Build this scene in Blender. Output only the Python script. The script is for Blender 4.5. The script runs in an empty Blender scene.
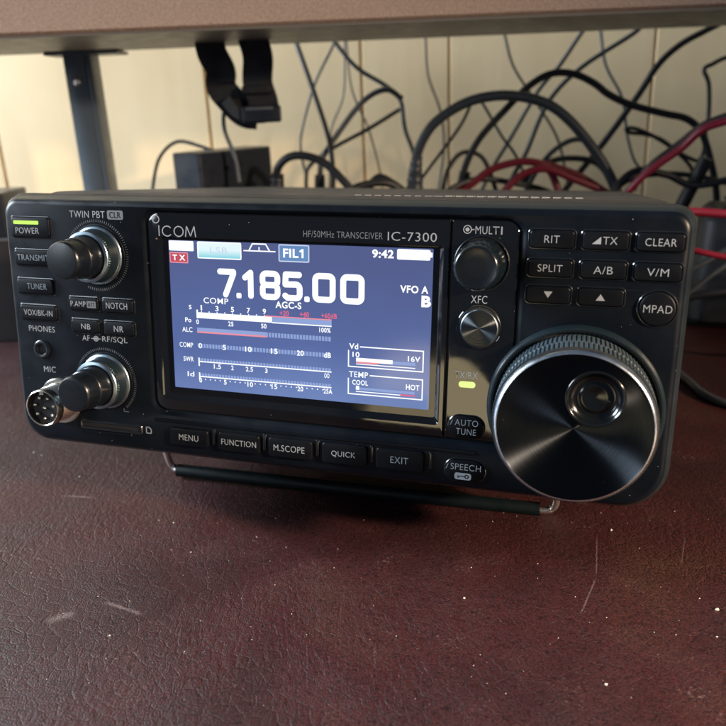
import bpy, math, random
from mathutils import Vector, Matrix
random.seed(7)
PI = math.pi
MM = 0.001
scene = bpy.context.scene
COL = scene.collection

# ------------------------------------------------------------------ materials
def new_mat(name):
    m = bpy.data.materials.new(name); m.use_nodes = True
    nt = m.node_tree; b = nt.nodes['Principled BSDF']
    return m, nt, b
def setp(b, base=None, rough=None, metal=None, spec=None, **kw):
    if base is not None: b.inputs['Base Color'].default_value = (*base, 1)
    if rough is not None: b.inputs['Roughness'].default_value = rough
    if metal is not None: b.inputs['Metallic'].default_value = metal
    if spec is not None: b.inputs['Specular IOR Level'].default_value = spec
    for k, v in kw.items(): b.inputs[k.replace('_', ' ')].default_value = v
def coords(nt, scale=1000.0):
    tc = nt.nodes.new('ShaderNodeTexCoord'); mp = nt.nodes.new('ShaderNodeMapping')
    mp.inputs['Scale'].default_value = (scale,)*3
    nt.links.new(tc.outputs['Object'], mp.inputs['Vector'])
    return mp.outputs['Vector']
def noise(nt, vec, scale, detail=4, rough=.55):
    n = nt.nodes.new('ShaderNodeTexNoise'); n.inputs['Scale'].default_value = scale
    n.inputs['Detail'].default_value = detail; n.inputs['Roughness'].default_value = rough
    nt.links.new(vec, n.inputs['Vector']); return n
def ramp(nt, fac, stops):
    r = nt.nodes.new('ShaderNodeValToRGB'); e = r.color_ramp.elements
    e[0].position = stops[0][0]; e[0].color = (*stops[0][1], 1)
    e[1].position = stops[-1][0]; e[1].color = (*stops[-1][1], 1)
    for p, c in stops[1:-1]:
        x = e.new(p); x.color = (*c, 1)
    nt.links.new(fac, r.inputs['Fac']); return r.outputs['Color']
def bump(nt, b, height, dist, strength=1.0):
    n = nt.nodes.new('ShaderNodeBump'); n.inputs['Distance'].default_value = dist
    n.inputs['Strength'].default_value = strength
    nt.links.new(height, n.inputs['Height']); nt.links.new(n.outputs['Normal'], b.inputs['Normal']); return n
def math_node(nt, op, a, c=None, clamp=False):
    n = nt.nodes.new('ShaderNodeMath'); n.operation = op; n.use_clamp = clamp
    for i, x in enumerate((a, c)):
        if x is None: continue
        if isinstance(x, (int, float)): n.inputs[i].default_value = x
        else: nt.links.new(x, n.inputs[i])
    return n.outputs[0]

def speck(nt, v, under, base=None, sc=.42, size=.055, col=(.30, .31, .32)):
    vo = nt.nodes.new('ShaderNodeTexVoronoi'); vo.inputs['Scale'].default_value = sc; nt.links.new(v, vo.inputs['Vector'])
    near = math_node(nt, 'LESS_THAN', vo.outputs['Distance'], size)
    sep = nt.nodes.new('ShaderNodeSeparateColor'); nt.links.new(vo.outputs['Color'], sep.inputs[0])
    on = math_node(nt, 'GREATER_THAN', sep.outputs[0], .68)
    mx = nt.nodes.new('ShaderNodeMix'); mx.data_type = 'RGBA'; nt.links.new(math_node(nt, 'MULTIPLY', near, on), mx.inputs['Factor'])
    if under is not None: nt.links.new(under, mx.inputs['A'])
    else: mx.inputs['A'].default_value = (*base, 1)
    mx.inputs['B'].default_value = (*col, 1); return mx.outputs['Result']
def plastic(name, base, rough, grain=0.02, gscale=4.0, dust=0.0, spec=.5):
    m, nt, b = new_mat(name); setp(b, base, rough, 0, spec)
    v = coords(nt); n = noise(nt, v, gscale, 3)
    bump(nt, b, n.outputs['Fac'], grain*MM)
    n2 = noise(nt, v, .09, 4)
    r = ramp(nt, n2.outputs['Fac'], [(.3, (rough*.8,)*3), (.7, (min(1, rough*1.2),)*3)])
    nt.links.new(r, b.inputs['Roughness'])
    if dust:
        n3 = noise(nt, v, 1.6, 5, .7)
        c = ramp(nt, n3.outputs['Fac'], [(.55, base), (.8, tuple(x+dust for x in base))])
        nt.links.new(speck(nt, v, c), b.inputs['Base Color'])
    return m
def gloss(name, base, rough=.05, spec=.5, coat=0):
    m, nt, b = new_mat(name); setp(b, base, rough, 0, spec); b.inputs['Coat Weight'].default_value = coat
    v = coords(nt); n = noise(nt, v, .12, 5, .6)     # faint smears
    r = ramp(nt, n.outputs['Fac'], [(.4, (rough,)*3), (.8, (rough+.07,)*3)])
    nt.links.new(r, b.inputs['Roughness'])
    nt.links.new(speck(nt, v, None, base, .3, .04), b.inputs['Base Color'])
    return m
def metal(name, base, rough, grain=0.0):
    m, nt, b = new_mat(name); setp(b, base, rough, 1)
    v = coords(nt); n = noise(nt, v, .25, 3)
    r = ramp(nt, n.outputs['Fac'], [(.3, (rough*.85,)*3), (.7, (rough*1.2,)*3)])
    nt.links.new(r, b.inputs['Roughness'])
    return m
def emit(name, col, s=1.0):
    m, nt, b = new_mat(name); setp(b, (0, 0, 0), .4)
    b.inputs['Emission Color'].default_value = (*col, 1); b.inputs['Emission Strength'].default_value = s
    return m
def brushed(name, base, rough, aniso=.95, metal_=1.0, rings=True):
    m, nt, b = new_mat(name); setp(b, base, rough, metal_)
    b.inputs['Anisotropic'].default_value = aniso; b.inputs['Anisotropic Rotation'].default_value = .25
    t = nt.nodes.new('ShaderNodeTangent'); t.direction_type = 'RADIAL'; t.axis = 'Z'
    nt.links.new(t.outputs[0], b.inputs['Tangent'])
    # turned grooves: rings of slightly different roughness round the axis
    tc = nt.nodes.new('ShaderNodeTexCoord'); ln = nt.nodes.new('ShaderNodeVectorMath'); ln.operation = 'LENGTH'
    mul = nt.nodes.new('ShaderNodeVectorMath'); mul.operation = 'MULTIPLY'; mul.inputs[1].default_value = (1000, 1000, 0)
    nt.links.new(tc.outputs['Object'], mul.inputs[0]); nt.links.new(mul.outputs[0], ln.inputs[0])
    n = nt.nodes.new('ShaderNodeTexNoise'); n.noise_dimensions = '1D'; n.inputs['Scale'].default_value = 5; n.inputs['Detail'].default_value = 2
    nt.links.new(ln.outputs['Value'], n.inputs['W'])
    r = ramp(nt, n.outputs['Fac'], [(.35, (rough*.8,)*3), (.65, (rough*1.25,)*3)])
    nt.links.new(r, b.inputs['Roughness'])
    nt.links.new(speck(nt, mul.outputs[0], None, base, .3, .03, (.5, .5, .5)), b.inputs['Base Color'])
    return m

M = {}
M['fascia'] = plastic('fascia_plastic', (.0022, .0042, .0078), .38, .012, 5, dust=.004, spec=.16)
M['side'] = plastic('side_plastic', (.008, .013, .017), .36, .015, 4)
M['gloss'] = gloss('gloss_black', (.0035, .004, .005), .035, .8)
M['glass'] = gloss('screen_glass_border', (.003, .003, .004), .05, .6)
M['button'] = plastic('button_rubber', (.0028, .0038, .0058), .42, .02, 6, spec=.15)
M['button_rim'] = plastic('button_rim', (.006, .008, .011), .2, .002, 3, spec=.7)
M['legend'] = plastic('legend_print', (.27, .30, .33), .6, .002, 3)
M['legend_dim'] = plastic('legend_print_dim', (.12, .135, .155), .6, .002, 3)
M['knob'] = plastic('knob_rubber', (.004, .006, .009), .30, .01, 3, spec=.4)
M['knob_side'] = plastic('ring_plastic', (.006, .013, .018), .33, .02, 3)
M['multi'] = gloss('multi_knob_gloss', (.004, .008, .012), .2, .5)
M['silver'] = metal('silver_ring', (.34, .43, .49), .3)
M['chrome'] = metal('connector_nickel', (.68, .62, .52), .22)
M['pin'] = metal('connector_pin', (.8, .76, .66), .25)
M['dial_face'] = brushed('turned_black_metal', (.027, .031, .036), .32, 1.0)
M['dimple'] = gloss('dimple_black', (.003, .004, .005), .16, .5)
M['xfc'] = brushed('turned_dark_metal', (.085, .095, .105), .34, 1.0)
M['grip'] = plastic('dial_grip_rubber', (.028, .045, .056), .55, .02, 4)
M['black'] = plastic('matte_black', (.004, .004, .005), .7)
M['steel'] = metal('wire_steel', (.95, .92, .86), .3)
M['sleeve'] = plastic('sleeve_rubber', (.002, .005, .006), .5, spec=.18)
M['rim'] = metal('rim_silver', (.72, .80, .86), .24)
M['legend_mid'] = plastic('legend_print_mid', (.52, .52, .50), .6, .002, 3)
M['case'] = plastic('case_paint', (.016, .015, .016), .45, .03, 3, dust=.03)
M['vent'] = plastic('vent_edge', (.22, .22, .2), .5)
M['led_green'] = emit('power_led', (.55, 1.0, .08), 1.1)
M['led_tx'] = emit('status_led', (.85, 1.0, .32), 1.0)
M['led_dim'] = emit('led_surround', (.02, .10, .01), .6)
M['s_white'] = emit('screen_white', (.93, .97, 1.0), 1.15)
M['s_soft'] = emit('screen_soft_white', (.62, .70, .90), .95)
M['s_bar'] = emit('screen_bar', (.27, .37, .68), 1.0)
M['s_red'] = emit('screen_red', (.78, .13, .24), 1.0)
M['s_redbox'] = emit('screen_red_box', (.52, .055, .085), 1.0)
M['s_pink'] = emit('screen_pink', (.85, .28, .36), 1.0)
M['s_blue'] = emit('screen_blue_box', (.12, .25, .50), 1.0)

def screen_mat():
    m, nt, b = new_mat('screen_backlight'); setp(b, (0, 0, 0), .12)
    v = coords(nt); n = noise(nt, v, .022, 2)
    sep = nt.nodes.new('ShaderNodeSeparateXYZ'); nt.links.new(v, sep.inputs[0])
    f = math_node(nt, 'MULTIPLY_ADD', sep.outputs['Y'], -.016); 
    f.node.inputs[2].default_value = .45
    g = math_node(nt, 'ADD', f, math_node(nt, 'MULTIPLY', math_node(nt, 'SUBTRACT', n.outputs['Fac'], .5), .5))
    c = ramp(nt, g, [(0, (.088, .112, .265)), (.5, (.100, .148, .365)), (1, (.190, .280, .560))])
    nt.links.new(c, b.inputs['Emission Color']); b.inputs['Emission Strength'].default_value = 1.0
    return m
M['screen'] = screen_mat()
def lsb_mat():
    m, nt, b = new_mat('screen_mode_box'); setp(b, (0, 0, 0), .3)
    v = coords(nt); sep = nt.nodes.new('ShaderNodeSeparateXYZ'); nt.links.new(v, sep.inputs[0])
    f = math_node(nt, 'MULTIPLY_ADD', sep.outputs['Y'], .165); f.node.inputs[2].default_value = -4.5
    c = ramp(nt, f, [(0, (.16, .62, .72)), (.5, (.75, .93, .97)), (1, (.8, .95, 1))])
    nt.links.new(c, b.inputs['Emission Color']); b.inputs['Emission Strength'].default_value = 1.0
    return m
M['s_lsb'] = lsb_mat()

def cable_mat(name, base, rough=.45):
    return plastic(name, base, rough, .05, .8)
M['c_black'] = cable_mat('cable_black', (.012, .014, .018))
M['c_grey'] = cable_mat('cable_grey', (.09, .105, .12), .5)
M['c_slate'] = cable_mat('cable_slate', (.035, .045, .055), .42)
M['c_brown'] = cable_mat('cable_brown', (.07, .05, .04), .5)
M['c_red'] = cable_mat('cable_red', (.21, .009, .028), .36)
M['c_dred'] = cable_mat('cable_dark_red', (.15, .010, .022), .4)
M['web'] = plastic('webbing', (.008, .009, .014), .8, .25, 1.2)
M['brick'] = plastic('adapter_plastic', (.014, .018, .026), .3, .02, 2)
M['block'] = plastic('stained_wood', (.016, .011, .010), .6, .1, .5)
M['leg'] = plastic('leg_paint', (.065, .088, .11), .4, .02, 1.5)

def desk_mat():
    m, nt, b = new_mat('maroon_vinyl'); v = coords(nt)
    # warp so that the grain runs in loose wrinkles
    w = noise(nt, v, .018, 3); mixv = nt.nodes.new('ShaderNodeVectorMath'); mixv.operation = 'MULTIPLY_ADD'
    nt.links.new(w.outputs['Color'], mixv.inputs[0]); mixv.inputs[1].default_value = (9, 9, 0); nt.links.new(v, mixv.inputs[2])
    vv = mixv.outputs[0]
    vo = nt.nodes.new('ShaderNodeTexVoronoi'); vo.feature = 'DISTANCE_TO_EDGE'; vo.inputs['Scale'].default_value = 1.0
    nd = noise(nt, v, .9, 3); mv2 = nt.nodes.new('ShaderNodeVectorMath'); mv2.operation = 'MULTIPLY_ADD'
    nt.links.new(nd.outputs['Color'], mv2.inputs[0]); mv2.inputs[1].default_value = (1.1, 1.1, 0); nt.links.new(vv, mv2.inputs[2])
    nt.links.new(mv2.outputs[0], vo.inputs['Vector'])
    cell = ramp(nt, vo.outputs['Distance'], [(.0, (0, 0, 0)), (.10, (.55,)*3), (.35, (1, 1, 1))])
    fine = noise(nt, v, 1.5, 5, .65)
    # stretched wrinkles fanning over the sheet
    mp = nt.nodes.new('ShaderNodeMapping'); mp.inputs['Rotation'].default_value = (0, 0, .5); mp.inputs['Scale'].default_value = (.22, .09, 1)
    nt.links.new(vv, mp.inputs['Vector'])
    wr = noise(nt, mp.outputs[0], 1.0, 3, .6)
    wr2 = ramp(nt, wr.outputs['Fac'], [(.40, (1, 1, 1)), (.5, (0, 0, 0)), (.60, (1, 1, 1))])
    big = noise(nt, v, .010, 3)
    wmask = ramp(nt, big.outputs['Fac'], [(.42, (0, 0, 0)), (.6, (1, 1, 1))])
    mx = math_node(nt, 'MULTIPLY', math_node(nt, 'SUBTRACT', wr2, 1.0), math_node(nt, 'MULTIPLY', wmask, .8))
    gv = noise(nt, v, .03, 3, .6)
    gmask = ramp(nt, gv.outputs['Fac'], [(.35, (.25,)*3), (.65, (1.1,)*3)])
    vo2 = nt.nodes.new('ShaderNodeTexVoronoi'); vo2.feature = 'DISTANCE_TO_EDGE'; vo2.inputs['Scale'].default_value = .23
    nt.links.new(mv2.outputs[0], vo2.inputs['Vector'])
    cell2 = ramp(nt, vo2.outputs['Distance'], [(.0, (0, 0, 0)), (.06, (.7,)*3), (.2, (1, 1, 1))])
    h1 = math_node(nt, 'ADD', math_node(nt, 'MULTIPLY', math_node(nt, 'MULTIPLY', cell, .7), gmask), math_node(nt, 'MULTIPLY', fine.outputs['Fac'], 1.2))
    h1 = math_node(nt, 'ADD', h1, math_node(nt, 'MULTIPLY', cell2, .6))
    h = math_node(nt, 'ADD', h1, mx)
    bump(nt, b, h, .19*MM)
    col = noise(nt, v, .012, 4, .6)
    c1 = ramp(nt, col.outputs['Fac'], [(.3, (.026, .0092, .0100)), (.45, (.034, .0095, .0102)), (.56, (.044, .0092, .0098)), (.72, (.052, .017, .0115))])
    # darker in the grain creases, pale scuffs
    mixc = nt.nodes.new('ShaderNodeMix'); mixc.data_type = 'RGBA'; mixc.blend_type = 'MULTIPLY'
    crease = ramp(nt, vo.outputs['Distance'], [(.0, (.10, .09, .09)), (.16, (1, 1, 1))])
    mixc.inputs['Factor'].default_value = .9
    nt.links.new(c1, mixc.inputs['A']); nt.links.new(crease, mixc.inputs['B'])
    sc = noise(nt, v, .05, 3); sc2 = noise(nt, v, .8, 4, .7)
    scm = math_node(nt, 'MULTIPLY', ramp(nt, sc.outputs['Fac'], [(.55, (0, 0, 0)), (.75, (1, 1, 1))]), ramp(nt, sc2.outputs['Fac'], [(.56, (0, 0, 0)), (.68, (1, 1, 1))]))
    last = mixc.outputs['Result']
    fac = math_node(nt, 'MULTIPLY', scm, .38)
    # individual scratches (wear that stays with the sheet)
    sep = nt.nodes.new('ShaderNodeSeparateXYZ'); nt.links.new(v, sep.inputs[0])
    tot = fac
    for (x0, y0, x1, y1, wd, st) in SCR:
        dx, dy = x1-x0, y1-y0; L = math.hypot(dx, dy); ux, uy = dx/L, dy/L
        X = math_node(nt, 'SUBTRACT', sep.outputs['X'], (x0+x1)/2); Y = math_node(nt, 'SUBTRACT', sep.outputs['Y'], (y0+y1)/2)
        along = math_node(nt, 'ABSOLUTE', math_node(nt, 'ADD', math_node(nt, 'MULTIPLY', X, ux), math_node(nt, 'MULTIPLY', Y, uy)))
        acr = math_node(nt, 'ADD', math_node(nt, 'MULTIPLY', X, -uy), math_node(nt, 'MULTIPLY', Y, ux))
        wob = math_node(nt, 'MULTIPLY', math_node(nt, 'SUBTRACT', nd.outputs['Fac'], .5), wd*2)
        acr = math_node(nt, 'ABSOLUTE', math_node(nt, 'ADD', acr, wob))
        a = math_node(nt, 'SUBTRACT', 1.0, math_node(nt, 'DIVIDE', along, L/2), True)
        a = math_node(nt, 'MULTIPLY', a, 3.0, True)
        c = math_node(nt, 'SUBTRACT', 1.0, math_node(nt, 'DIVIDE', acr, wd), True)
        f = math_node(nt, 'MULTIPLY', math_node(nt, 'MULTIPLY', a, c), math_node(nt, 'MULTIPLY', sc2.outputs['Fac'], st*1.1))
        tot = math_node(nt, 'ADD', tot, f, True)
    m2 = nt.nodes.new('ShaderNodeMix'); m2.data_type = 'RGBA'
    nt.links.new(tot, m2.inputs['Factor']); nt.links.new(last, m2.inputs['A']); m2.inputs['B'].default_value = (.34, .27, .27, 1)
    nt.links.new(m2.outputs['Result'], b.inputs['Base Color'])
    rr_ = ramp(nt, math_node(nt, 'ADD', math_node(nt, 'MULTIPLY', fine.outputs['Fac'], .5), math_node(nt, 'MULTIPLY', col.outputs['Fac'], .5)), [(.35, (.36,)*3), (.65, (.60,)*3)])
    nt.links.new(rr_, b.inputs['Roughness']); b.inputs['Specular IOR Level'].default_value = .3
    return m
SCR = [(-70.7, -22.5, -55.0, -30.5, 1.0, .5), (108.3, 5.6, 100.2, -19.9, 0.35, 0.45), (100.2, -19.9, 88.9, -39.6, 0.35, 0.45), (140.6, 2.5, 131.3, -16.2, 0.3, 0.35), (-113.9, 53.9, -97.4, 50.8, 0.6, 0.6), (-87.5, -31.7, -78.5, -27.7, 2.4, .45)]

def wall_mat():
    m, nt, b = new_mat('cream_wall_panel'); v = coords(nt)
    mp = nt.nodes.new('ShaderNodeMapping'); mp.inputs['Scale'].default_value = (.05, .05, .006); nt.links.new(v, mp.inputs['Vector'])
    n = noise(nt, mp.outputs[0], 1, 4); n2 = noise(nt, v, .012, 3)
    f = math_node(nt, 'ADD', math_node(nt, 'MULTIPLY', n.outputs['Fac'], .4), math_node(nt, 'MULTIPLY', n2.outputs['Fac'], .6))
    c = ramp(nt, f, [(.3, (.84, .63, .36)), (.7, (.92, .73, .45))])
    nt.links.new(c, b.inputs['Base Color']); setp(b, None, .5); nt.links.new(c, b.inputs['Base Color'])
    bump(nt, b, n.outputs['Fac'], .2*MM)
    return m
M['wall'] = wall_mat()
def shelf_mat():
    m, nt, b = new_mat('particle_board_edge'); v = coords(nt)
    n = noise(nt, v, .9, 5, .7)
    c = ramp(nt, n.outputs['Fac'], [(.3, (.22, .14, .095)), (.5, (.36, .24, .17)), (.7, (.50, .37, .28))])
    nt.links.new(c, b.inputs['Base Color']); setp(b, None, .75); bump(nt, b, n.outputs['Fac'], .5*MM)
    return m
M['shelf_edge'] = shelf_mat()
M['shelf_under'] = plastic('shelf_laminate', (.17, .155, .135), .45, .05, .6)

# ------------------------------------------------------------------ mesh builder (millimetres)
class MB:
    def __init__(s): s.v = []; s.f = []; s.mi = []; s.cur = 0; s.mats = []
    def mat(s, m):
        if m not in s.mats: s.mats.append(m)
        s.cur = s.mats.index(m); return s
    def face(s, ids): s.f.append(ids); s.mi.append(s.cur)
    def loft(s, rings, cap0=False, cap1=True, closed=True):
        base = len(s.v); n = len(rings[0])
        for r in rings: s.v += [tuple(p) for p in r]
        for k in range(len(rings)-1):
            for i in range(n if closed else n-1):
                j = (i+1) % n; a = base+k*n; c = a+n
                s.face((a+i, a+j, c+j, c+i))
        if cap0: s.face(tuple(reversed(range(base, base+n))))
        if cap1: s.face(tuple(range(base+(len(rings)-1)*n, base+len(rings)*n)))
        return s
    def box(s, x0, y0, z0, x1, y1, z1, bev=0):
        if bev:
            b = bev
            return s.loft([rr(x0+b, y0+b, x1-b, y1-b, b*.6, z0, 2), rr(x0, y0, x1, y1, b, z0+b, 2), rr(x0, y0, x1, y1, b, z1-b, 2), rr(x0+b, y0+b, x1-b, y1-b, b*.6, z1, 2)], True, True)
        return s.loft([[(x0, y0, z0), (x1, y0, z0), (x1, y1, z0), (x0, y1, z0)], [(x0, y0, z1), (x1, y0, z1), (x1, y1, z1), (x0, y1, z1)]], True, True)
    def lathe(s, prof, seg=64, cx=0, cy=0, mod=None, cap0=False, cap1=True):
        rings = []
        for k, (r, z) in enumerate(prof):
            rings.append([(cx+(r+(mod(k, i) if mod else 0))*math.cos(2*PI*i/seg), cy+(r+(mod(k, i) if mod else 0))*math.sin(2*PI*i/seg), z) for i in range(seg)])
        return s.loft(rings, cap0, cap1)
    def tube(s, pts, r, seg=12, sub=8, smooth=True, caps=True, flat=None):
        P = catmull(pts, sub) if smooth else [Vector(p) for p in pts]
        # parallel transport frame
        T = [(P[min(i+1, len(P)-1)]-P[max(i-1, 0)]).normalized() for i in range(len(P))]
        up = Vector((0, 0, 1)) if abs(T[0].z) < .9 else Vector((1, 0, 0))
        N = (up-T[0]*up.dot(T[0])).normalized(); rings = []
        for i, p in enumerate(P):
            if i: N = (N-T[i]*N.dot(T[i])).normalized()
            Bn = T[i].cross(N)
            rad = r(i/(len(P)-1)) if callable(r) else r
            rings.append([p+N*rad*math.cos(2*PI*k/seg)+Bn*rad*math.sin(2*PI*k/seg) for k in range(seg)])
        return s.loft(rings, caps, caps)
    def strip(s, pts, width, thick, wdir=(0, 1, 0), sub=8):
        P = catmull(pts, sub); rings = []
        for i, p in enumerate(P):
            t = (P[min(i+1, len(P)-1)]-P[max(i-1, 0)]).normalized(); w = Vector(wdir).normalized()
            w = (w-t*w.dot(t)).normalized(); n = t.cross(w)
            rings.append([p+w*width/2+n*thick/2, p-w*width/2+n*thick/2, p-w*width/2-n*thick/2, p+w*width/2-n*thick/2])
        return s.loft(rings, True, True)
    def text(s, body, x0, y0, x1, y1, z, bold=-.007, ital=0.0, th=.04):
        key = (body, bold)
        if key not in TC: TC[key] = text_mesh(body, bold)
        vs, fs = TC[key]
        ax = min(v[0] for v in vs); bx = max(v[0] for v in vs); ay = min(v[1] for v in vs); by = max(v[1] for v in vs)
        az = min(v[2] for v in vs); bz = max(v[2] for v in vs)
        base = len(s.v)
        for v in vs:
            fy = (v[1]-ay)/(by-ay); fx = (v[0]-ax)/(bx-ax)
            s.v.append((x0+fx*(x1-x0)+ital*fy*(y1-y0), y0+fy*(y1-y0), z+(th if v[2] > (az+bz)/2 else 0)))
        for f in fs: s.face(tuple(base+i for i in f))
        return s
    def build(s, name, parent=None, at=(0, 0, 0), sharp=35, offset=None):
        me = bpy.data.meshes.new(name)
        o3 = offset or (0, 0, 0)
        me.from_pydata([((v[0]-at[0])*MM, (v[1]-at[1])*MM, (v[2]-at[2])*MM) for v in s.v], [], s.f)
        for m in s.mats: me.materials.append(m)
        for p, i in zip(me.polygons, s.mi): p.material_index = i; p.use_smooth = True
        me.update(); me.set_sharp_from_angle(angle=math.radians(sharp))
        import bmesh
        bm = bmesh.new(); bm.from_mesh(me); bmesh.ops.recalc_face_normals(bm, faces=bm.faces); bm.to_mesh(me); bm.free()
        ob = bpy.data.objects.new(name, me); COL.objects.link(ob)
        ob.location = Vector(at)*MM
        if parent: ob.parent = parent
        return ob
TC = {}
def text_mesh(body, bold):
    c = bpy.data.curves.new('t', 'FONT'); c.body = body; c.size = 1; c.extrude = .02; c.offset = bold; c.resolution_u = 4; c.space_character = 1.07
    if 'M' in body and bold > .006: c.offset = .006
    o = bpy.data.objects.new('t', c); COL.objects.link(o)
    bpy.context.view_layer.update()
    dg = bpy.context.evaluated_depsgraph_get()
    me = bpy.data.meshes.new_from_object(o.evaluated_get(dg))
    vs = [tuple(v.co) for v in me.vertices]; fs = [tuple(p.vertices) for p in me.polygons]
    bpy.data.objects.remove(o); bpy.data.curves.remove(c); bpy.data.meshes.remove(me)
    return vs, fs
def catmull(pts, sub):
    P = [Vector(p) for p in pts]; out = []
    for i in range(len(P)-1):
        p0 = P[i-1] if i else P[0]*2-P[1]; p1 = P[i]; p2 = P[i+1]; p3 = P[i+2] if i+2 < len(P) else P[-1]*2-P[-2]
        for k in range(sub):
            t = k/sub
            out.append(.5*((2*p1)+(p2-p0)*t+(2*p0-5*p1+4*p2-p3)*t*t+(3*p1-p0-3*p2+p3)*t**3))
    out.append(P[-1]); return out
def rr(x0, y0, x1, y1, r, z, n=6):
    """rounded rectangle ring, counter-clockwise; r = number or (TL, TR, BR, BL)"""
    if not isinstance(r, (tuple, list)): r = (r,)*4
    tl, tr, br, bl = [max(q, .01) for q in r]; out = []
    for cx, cy, q, a0 in ((x0+bl, y0+bl, bl, PI), (x1-br, y0+br, br, 1.5*PI), (x1-tr, y1-tr, tr, 0), (x0+tl, y1-tl, tl, .5*PI)):
        for k in range(n+1):
            a = a0+k/n*PI/2; out.append((cx+q*math.cos(a), cy+q*math.sin(a), z))
    return out
def circ(cx, cy, r, z, n): return [(cx+r*math.cos(2*PI*i/n), cy+r*math.sin(2*PI*i/n), z) for i in range(n)]
def tag(o, label=None, cat=None, group=None, kind=None):
    for k, v in (('label', label), ('category', cat), ('group', group), ('kind', kind)):
        if v: o[k] = v
    return o

# ------------------------------------------------------------------ the transceiver
# local axes: x right, y up the front panel, z out of the front panel
BM = Matrix(((0.958814, 0.051681, -0.279294), (-0.283341, 0.105305, -0.95322), (-0.019852, 0.993096, 0.115612)))
root = bpy.data.objects.new('radio_transceiver', None); COL.objects.link(root)
root.matrix_world = Matrix.Translation((0, 0, .0028)) @ BM.to_4x4()
tag(root, 'black radio transceiver with lit blue screen and large dial, tilted up on its stand', 'radio transceiver')
pivot_mm = Vector((0.655117, -79.272171, -3.81518))       # desk level under the panel, in panel millimetres
class PB(MB):
    """builder whose objects sit in the transceiver's frame"""
    def build(s, name, parent=None, at=(0, 0, 0), sharp=35):
        o = MB.build(s, name, None, at, sharp)
        if parent is None or parent is root:
            o.parent = root; o.location = (Vector(at)-pivot_mm)*MM; o['_at'] = list(at)
        else:
            o.parent = parent; o.location = (Vector(at)-Vector(parent['_at']))*MM; o['_at'] = list(at)
        return o

# case behind the front panel
c = PB().mat(M['case'])
def sec(z, top, bot=-44.5, w=116.5, r=4): return rr(-w, bot, w, top, r, z, 5)
c.loft([sec(-9, 45.2, w=115.5), sec(-13, 46.2), sec(-19, 48.2), sec(-24, 49.0), sec(-30, 49.2), sec(-234, 50.9), sec(-238, 49.9, w=115.5)], True, True)
case = c.build('case')
v = PB().mat(M['vent'])
for i in range(22):
    x = 8+i*3.7; q = .55 if i > 8 else .35
    v.box(x, 49.1, -33.2, x+2.1, 49.1+q, -32.2, .08)
    if i > 6: v.box(x+.6, 49.1, -38.2, x+2.5, 49.1+q*.8, -37.4, .08)
v.build('vent_row')
# seam of the top cover and screws
c = PB().mat(M['black']); c.box(-116.6, 46.3, -15.2, 116.6, 46.95, -14.6, .1); c.build('cover_seam')

# front panel with rounded outline, side chamfers and the sunk display area
def outl(d, z, n=8): return rr(-119+d, -46.5+d, 119-d, 46.5-d, (5.5-d*.5, 5.5-d*.5, 14-d*.5, 10-d*.5), z, n)
rec = lambda d, z: rr(-61.2+d, -31.5+d, 72.2-d, 44.35-d*.8, (5.5-d*.6, 6-d*.6, 4, 6-d*.6), z, 8)
p = PB().mat(M['side'])
p.loft([outl(-.2, -13), outl(-2.0, -12.2), outl(-2.0, -6.5), outl(-1.0, -3.2), outl(.0, -1.6)], True, False)
p.mat(M['fascia'])
p.loft([outl(.0, -1.6), outl(.5, -.75), outl(1.2, -.25), outl(2.0, 0), rec(0, 0), rec(.25, -.12), rec(1.0, -.8), rec(1.9, -1.5), rr(-56, -25, 47, 34.6, 1.5, -1.5, 8), rr(-56, -25, 47, 34.6, 1.5, -3.2, 8)], False, True)
panel = p.build('front_panel', sharp=40)

b_ = PB().mat(M['gloss'])
b_.loft([rr(-59.2, -29.4, 48.62, 42.85, (4.2, .3, .3, 4), -1.5, 8), rr(-59.1, -29.3, 48.6, 42.8, (4.2, .3, .3, 4), -1.0, 8), rr(-58.6, -28.6, 48.35, 42.4, (4, .3, .3, 3.6), -.65, 8),
         rr(-57.6, -27.4, 48.2, 42.2, (3.6, .3, .3, 3), -.6, 8),
         rr(-56.2, -25.2, 47.0, 34.5, 1.6, -.6, 8), rr(-55.6, -24.7, 46.6, 34.25, 1.4, -.8, 8), rr(-54.0, -22.9, 45.2, 33.9, .8, -2.0, 8)], False, False)
bez = b_.build('display_bezel', sharp=9)
b_ = PB().mat(M['gloss'])
b_.loft([rr(49.0, -29.4, 70.4, 42.85, (.3, 4.2, .5, .3), -1.5, 8), rr(49.02, -29.3, 70.3, 42.8, (.3, 4.2, .5, .3), -1.0, 8), rr(49.3, -28.6, 69.9, 42.4, (.3, 4, .5, .3), -.65, 8), rr(49.6, -27.8, 69.2, 42.0, (.3, 3.6, .5, .3), -.6, 8)], False, True)
cbez = b_.build('control_bezel', sharp=9)

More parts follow.
